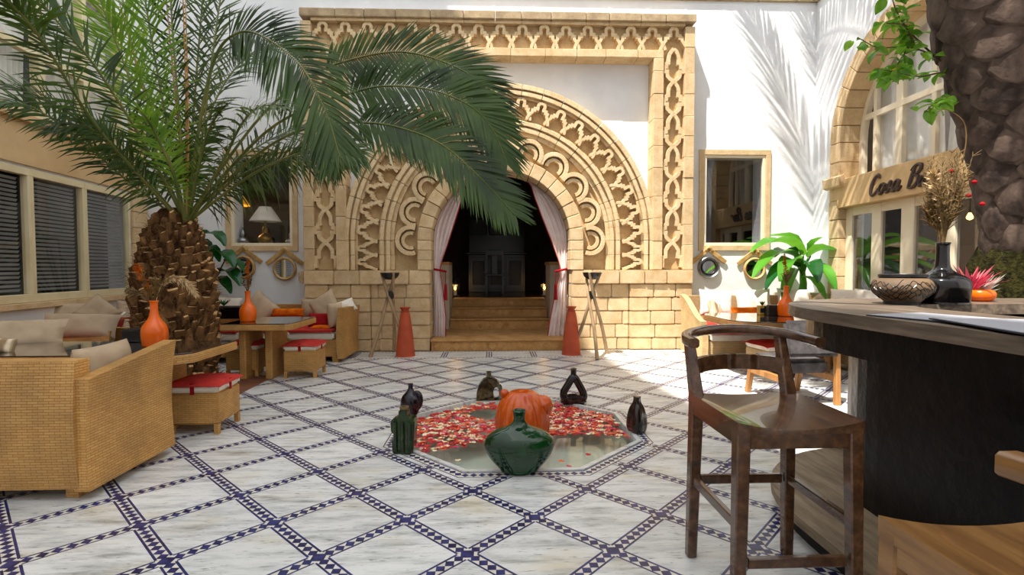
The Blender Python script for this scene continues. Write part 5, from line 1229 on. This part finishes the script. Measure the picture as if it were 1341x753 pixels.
tag(m.build('trunk_fibres', 'boot', palm), kind='stuff')
FACE = Vector((.1, -1, .25)).normalized()
def pf(pts, L, mt, seed, n=80, **kw):   # frond from picture points with their own distances
    kw.setdefault('upref', (FACE+Vector((0, 0, random.Random(seed).uniform(-.2, .9)))).normalized()); kw.setdefault('w', .02); kw.setdefault('start', .10); kw.setdefault('jit', .38)
    frond(palm, [at(x, y, Y)-PC for x, y, Y in pts], L, int(n*1.12), mt, seed=seed, **kw)
B0 = (245, 285, 5.85)
pf([B0, (335, 160, 5.6), (400, 104, 5.4), (454, 80, 5.3), (524, 68, 5.2), (588, 84, 5.15), (630, 112, 5.1), (660, 165, 5.1)], .47, 'frond', 1, 92, droop=.12, start=.36, vang=.1, upref=FACE, w=.027, jit=.1)
pf([B0, (340, 180, 5.4), (410, 138, 5.2), (457, 123, 5.1), (501, 113, 5.0), (560, 117, 4.95), (613, 137, 4.9), (645, 170, 4.9), (664, 215, 4.9)], .47, 'frond', 2, 98, droop=.15, start=.38, vang=.1, upref=FACE, w=.027, jit=.1)
pf([B0, (340, 200, 5.2), (410, 166, 5.0), (482, 161, 4.85), (533, 170, 4.8), (581, 191, 4.75), (632, 236, 4.7), (676, 284, 4.65)], .45, 'frond', 3, 98, droop=.15, start=.40, vang=.1, upref=FACE, w=.027, jit=.1)
pf([B0, (262, 160, 5.5), (282, 75, 5.3), (310, 44, 5.1), (345, 48, 4.95), (395, 88, 4.8), (428, 150, 4.7), (445, 205, 4.65)], .55, 'frond', 4, 92, droop=.25, start=.38, vang=.15, upref=FACE, w=.027, jit=.1)
pf([(240, 285, 5.8), (190, 190, 5.4), (128, 92, 5.0), (85, 40, 4.8), (40, -12, 4.6), (0, -40, 4.4)], .42, 'frond', 5, 80, droop=.1, start=.1)
pf([(238, 288, 5.8), (160, 205, 5.2), (95, 152, 4.8), (30, 118, 4.5), (-40, 105, 4.2)], .38, 'frond_grey', 6, 60, droop=.2)
pf([(238, 290, 5.85), (165, 235, 5.5), (100, 178, 5.2), (40, 140, 5.0), (0, 135, 4.8)], .30, 'frond', 7, 60, droop=.3)
pf([(240, 285, 5.8), (205, 200, 5.6), (165, 90, 5.5), (135, 10, 5.4), (110, -70, 5.3)], .45, 'frond_light', 8, 75, droop=.05, start=.1)
pf([(242, 285, 5.8), (222, 180, 5.7), (200, 60, 5.6), (185, -40, 5.5), (175, -150, 5.5)], .45, 'frond_light', 9, 80, droop=.05)
pf([(244, 285, 5.8), (236, 170, 5.7), (226, 40, 5.7), (220, -70, 5.7), (212, -170, 5.7)], .36, 'frond', 10, 70, droop=.1)
pf([(246, 285, 5.9), (252, 170, 5.9), (262, 40, 6.0), (272, -70, 6.1), (292, -160, 6.2)], .36, 'frond', 11, 70, droop=.1)
pf([(248, 285, 5.9), (266, 170, 5.9), (280, 60, 5.9), (296, -30, 6.0), (336, -120, 6.2)], .36, 'frond_grey', 12, 70, droop=.1)
pf([(250, 288, 5.7), (320, 235, 5.3), (380, 205, 5.0), (430, 195, 4.8), (470, 200, 4.7)], .42, 'frond_grey', 13, 75, droop=.35)
pf([(250, 290, 5.9), (300, 240, 5.7), (350, 215, 5.5), (400, 205, 5.4), (445, 220, 5.3)], .36, 'frond', 14, 70, droop=.35)
pf([(250, 288, 6.0), (300, 220, 6.2), (360, 180, 6.4), (410, 165, 6.6), (450, 180, 6.8)], .42, 'frond', 15, 75, droop=.3)
pf([(238, 288, 5.8), (190, 235, 5.5), (150, 190, 5.2), (110, 165, 5.0), (70, 170, 4.8)], .28, 'frond', 16, 60, droop=.3)
pf([(236, 290, 5.8), (130, 170, 4.9), (60, 60, 4.3), (10, 0, 3.9), (-40, -50, 3.6)], .42, 'frond', 19, 75, droop=.2)
pf([(246, 286, 6.1), (260, 190, 6.5), (300, 100, 6.9), (350, 60, 7.3), (400, 70, 7.6)], .42, 'frond', 21, 75, droop=.2)
pf([(248, 288, 5.7), (290, 215, 5.2), (315, 165, 4.9), (340, 140, 4.7), (370, 140, 4.5)], .34, 'frond_grey', 22, 70, droop=.35)
pf([(240, 286, 5.9), (216, 190, 5.95), (178, 80, 6.0), (158, -20, 6.05), (148, -120, 6.1)], .45, 'frond_light', 23, 80, droop=.05)
pf([(242, 288, 5.7), (228, 230, 5.4), (206, 180, 5.2), (188, 150, 5.0), (160, 130, 4.8)], .24, 'frond_light', 24, 50, droop=.2)
pf([(247, 288, 5.7), (258, 230, 5.4), (270, 180, 5.2), (285, 150, 5.0), (300, 135, 4.8)], .26, 'frond', 25, 50, droop=.2)
for k, (x1, y1) in enumerate(((214, 20), (238, 10), (243, 60), (150, 40))):    # bare orange-tan spent stalks
    q = MB().tube(catmull([at(244, 280, 5.8)-PC, at((244+x1)/2+3, (280+y1)/2, 5.7)-PC, at(x1, y1-60, 5.6)-PC], 14), [.014-.0007*i for i in range(15)], 6); q.build('spent_stalk', 'rachis_dry', palm, smooth=60)
# tall palm by the bar
P2 = Vector((4.62, 4.15, 0)); palm2 = thing('tall_palm', 'tall palm with dark scaly trunk rising at the upper right edge', 'palm', P2)
axis = [Vector((0, 0, 0)), Vector((-.10, .0, 1.4)), Vector((-.20, -.05, 2.1)), Vector((-.55, -.15, 3.4)), Vector((-.95, -.35, 5.0)), Vector((-1.2, -.5, 6.6))]
AX = catmull(axis, 60)
def ax_at(z):
    for p, q in zip(AX, AX[1:]):
        if p.z <= z <= q.z: return p.lerp(q, (z-p.z)/max(1e-6, q.z-p.z))
    return AX[-1]
def tr(z): return .29+.16*min(1, max(0, (z-1.3)/1.9))-.03*max(0, z-4)
MB().tube(AX, [tr(p.z)-.04 for p in AX], 28).build('trunk', 'trunk', palm2, smooth=60)
def scar(seed):
    rq = random.Random(seed); P = [(-.25, .0), (-.20, .10), (-.10, .165), (.02, .18), (.12, .155), (.20, .09), (.25, -.01), (.17, -.11), (.06, -.18), (-.04, -.185), (-.15, -.12)]; P = [(x+rq.uniform(-.015, .015), z+rq.uniform(-.012, .012)) for x, z in P]; n = len(P); m = MB()
    curve = lambda x: -.9*x*x
    outer = [(x, curve(x)+.01+.05*(z+.2), z) for x, z in P]; mid = [(x*.86, curve(x*.86)+.055+.10*(z*.86+.2), z*.84) for x, z in P]; inn = [(x*.4, curve(x*.4)+.075+.09*(z*.4+.2), z*.4) for x, z in P]; back = [(x*.95, curve(x)-.14, z*.95) for x, z in P]
    vs = back+outer+mid+inn+[(0, .072+.09*.2, 0)]; fs = []
    for r_ in range(3): fs += [(r_*n+i, r_*n+(i+1) % n, (r_+1)*n+(i+1) % n, (r_+1)*n+i) for i in range(n)]
    fs += [(3*n+i, 3*n+(i+1) % n, 4*n) for i in range(n)]; fs = [f[::-1] for f in fs] if 0 else fs
    m.add(vs, fs); me = m.mesh('leaf_scar', 'trunk2', smooth=24)
    bm = bmesh.new(); bm.from_mesh(me); bmesh.ops.recalc_face_normals(bm, faces=bm.faces); bm.to_mesh(me); bm.free(); return me
scars = [scar(k) for k in range(4)]; rn = random.Random(8)
row = 0; z = 1.5; n8 = 7
while z < 6.2:
    c_ = ax_at(z); rr_ = tr(z)
    for k in range(n8):
        a = (k+.5*(row % 2))*2*PI/n8+rn.uniform(-.07, .07); s_ = rn.uniform(.92, 1.1)
        o = put('leaf_scar', scars[rn.randrange(4)], palm2, (c_.x+(rr_-.04)*math.cos(a), c_.y+(rr_-.04)*math.sin(a), z+rn.uniform(-.03, .03)), (rn.uniform(-.12, .0), rn.uniform(-.12, .12), a-PI/2)); o.scale = (s_*rr_/.42*.92, rn.uniform(.9, 1.1), s_)
    z += .19; row += 1
m = MB(); m.lathe([(0, 0), (.42, 0), (.41, .5), (.43, 1.0), (.46, 1.3), (.36, 1.52)], 36, cx=-.06, rib=lambda a, z_: 1+.05*math.sin(17*a+11*z_)+.03*math.sin(31*a-23*z_)); m.build('mossy_collar', 'moss', palm2, smooth=50)
top = AX[-1]
def crown(a, el, L_, seed):
    d = Vector((math.cos(a), math.sin(a), 0))
    frond(palm2, [top, top+d*L_*.25+Vector((0, 0, L_*.25*el+.25)), top+d*L_*.55+Vector((0, 0, L_*.42*el+.35)), top+d*L_*.82+Vector((0, 0, L_*.42*el)), top+d*L_+Vector((0, 0, L_*.3*el-.55))], .62, 90, 'frond', seed=seed, droop=.45)
for k in range(18): crown(k*2.39996, [.95, .55, .2, -.1][k % 4], 2.6 if k % 2 else 2.2, 100+k)
for k, (a, el, L_) in enumerate(((R(66), .35, 4.7), (R(76), .55, 4.7), (R(86), .3, 4.7))): crown(a, el, L_, 140+k)
# leafy branch hanging in front of the arched window
V0 = at(1265, 110, 4.3); vine = thing('leafy_branch', 'bright green leafy branch reaching in from the dark palm trunk', 'branch', V0)
def vleaf(): 
    m = MB(); n = 5
    def f(u, v):
        w_ = .034*math.sin(PI*min(1, v*.92+.06))**.8; return ((2*u-1)*w_, .105*v, .012*math.sin(PI*v)+.010*abs(2*u-1)-.02*v*v)
    m.grid(f, 4, 6); return m
vl = [vleaf().mesh('leaf', mm2, smooth=80) for mm2 in ('vine', 'vine', 'vine', 'vine_yellow')]
stems = [[(1265, 110, 4.3), (1225, 75, 4.25), (1190, 62, 4.2), (1150, 62, 4.15), (1125, 50, 4.1)], [(1225, 75, 4.25), (1190, 40, 4.2), (1172, 10, 4.2), (1165, -25, 4.2)], [(1262, 100, 4.3), (1235, 95, 4.2), (1205, 100, 4.1), (1175, 95, 4.05), (1150, 90, 4.0)], [(1262, 110, 4.3), (1250, 130, 4.2), (1225, 135, 4.1), (1210, 148, 4.05)], [(1190, 62, 4.2), (1175, 85, 4.15), (1165, 105, 4.1)], [(1200, 65, 4.2), (1185, 35, 4.15), (1160, 30, 4.1)]]
rn = random.Random(12)
for st_ in stems:
    P = [at(*q)-V0 for q in st_]; Cc = catmull(P, 24); MB().tube(Cc, [.009-.00025*i for i in range(25)], 5).build('stem', 'twig', vine, smooth=60)
    for k in range(24):
        i = rn.randrange(3, 25); o = put('leaf', vl[rn.choice([0, 0, 1, 1, 2, 2, 3]) if i > 12 and st_ is stems[2] else rn.randrange(3)], vine, Cc[i]+Vector((rn.uniform(-.04, .04), rn.uniform(-.05, .05), rn.uniform(-.03, .03))), (rn.uniform(-.9, .5), rn.uniform(-.8, .8), rn.uniform(0, 6.28))); s_ = rn.uniform(.7, 1.25); o.scale = (s_, s_, s_)
# ------------------------------------------------------------ broad-leaved plants
def bleaf(parent, b, tip, wd, mt, up_=Vector((0, 0, 1)), bend=.12):
    b, tip = Vector(b), Vector(tip); d = tip-b; L_ = d.length; T = d.normalized(); S = T.cross(up_).normalized(); Nn = S.cross(T); m = MB()
    def f(u, v):
        a = 2*u-1; w_ = wd*math.sin(PI*min(.985, v*.9+.08))**.65; p = b+d*v+Nn*(bend*L_*math.sin(PI*v)-.10*wd*0+.25*w_*abs(a)-.006*math.sin(26*v)*abs(a))+S*(a*w_/2)+Vector((0, 0, -.18*L_*v*v)); return tuple(p)
    m.grid(f, 6, 12); o = m.build('leaf', mt, parent, smooth=80); return o
bp = at(1050, 395, 8.16); ban = thing('banana_plant', 'bright green banana plant in a pale square planter right of the back window', 'plant', (bp.x, 8.16, 0))
MB().hexa([(-.3, -.18, .3), (.3, -.18, .3), (.3, .18, .3), (-.3, .18, .3), (-.36, -.22, .90), (.36, -.22, .90), (.36, .22, .90), (-.36, .22, .90)]).build('planter', 'grey_stone_pot', ban, bevel=.012)
MB().box(-.28, .28, -.18, .18, 0, .3).build('planter_stand', 'grey_stone_pot', ban); MB().box(-.33, .33, -.19, .19, .85, .885).build('soil', 'soil', ban)
rt0 = Vector(ban.location); base = Vector((0, 0, .86))
MB().tube([(0, 0, .84), (.02, 0, 1.05), (.0, 0, 1.25)], [.07, .055, .04], 10).build('pseudostem', 'banana', ban, smooth=60)
for k, (bx, by, tx, ty, Y, wd, mt) in enumerate([(1052, 335, 984, 312, 7.7, .34, 'banana'), (1045, 338, 986, 345, 7.5, .26, 'banana'), (1048, 330, 1008, 300, 8.1, .30, 'banana'), (1058, 338, 1100, 322, 7.8, .40, 'banana'), (1060, 345, 1094, 372, 7.6, .24, 'banana'), (1045, 350, 1003, 362, 7.45, .22, 'banana_dark'), (1045, 352, 1026, 384, 7.5, .2, 'banana'), (1062, 335, 1078, 305, 8.0, .30, 'banana'), (1040, 335, 1014, 330, 7.9, .3, 'banana_dark'), (1055, 345, 1072, 358, 7.4, .26, 'banana_dark'), (1050, 362, 1082, 388, 7.6, .16, 'banana'), (1045, 345, 1022, 352, 7.35, .26, 'banana')]):
    a, b = at(bx, by, 8.1)-rt0, at(tx, ty, Y)-rt0; MB().tube([(0, 0, 1.15), Vector((a.x*.5, a.y*.5, (1.15+a.z)/2+.06)), a], [.022, .016, .01], 6).build('leaf_stalk', 'banana', ban, smooth=60); bleaf(ban, a, b, wd, mt)
lp_ = at(300, 360, 7.6); lpn = thing('broad_leaf_plant', 'dark green broad-leaved plant half hidden behind the palm trunk', 'plant', (-4.62, 8.12, 0)); r0 = Vector(lpn.location)
MB().lathe(smoothprof([(0, 0), (.14, 0), (.19, .25), (.2, .42), (.17, .44), (.16, .40), (0, .38)], 16), 20).build('pot', 'terracotta', lpn, smooth=50)
for k, (tx, ty, Y, wd) in enumerate([(294, 316, 7.9, .26), (306, 342, 7.8, .28), (314, 366, 7.75, .26), (320, 352, 8.0, .22), (287, 335, 7.8, .24), (302, 376, 7.75, .22), (278, 325, 8.0, .22), (272, 350, 7.8, .22)]):
    b = at(tx, ty, Y)-r0; a = at(tx-26, ty-10, 8.05)-r0; MB().tube([(0, 0, .4), Vector((a.x*.4, a.y*.4, .8)), a], [.018, .014, .01], 6).build('leaf_stalk', 'banana_dark', lpn, smooth=60); bleaf(lpn, a, b, wd, 'banana_dark')
# warm bulbs inside the bar front
for px, py, Y, lb in ((1270, 284, 5.95, 'glowing bulb hanging inside the bar door, farther one'), (1304, 288, 5.65, 'glowing bulb hanging inside the bar door, nearer the palm trunk')):
    p = at(px, py, Y); X = RX+.03*Y+.55; d = ray(px, py); q = Vector((0, 0, CH))+d*(X/d.x); t = thing('hanging_bulb', lb, 'bulb', q, group='bulbs inside the bar')
    MB().lathe(smoothprof([(0, -.04), (.03, -.025), (.036, 0), (.02, .035), (.014, .05), (0, .05)], 10), 12).build('bulb', 'bulb', t, smooth=60); MB().tube([(0, 0, .05), (0, 0, 4.9-q.z)], .006, 5).build('cord', 'black', t)
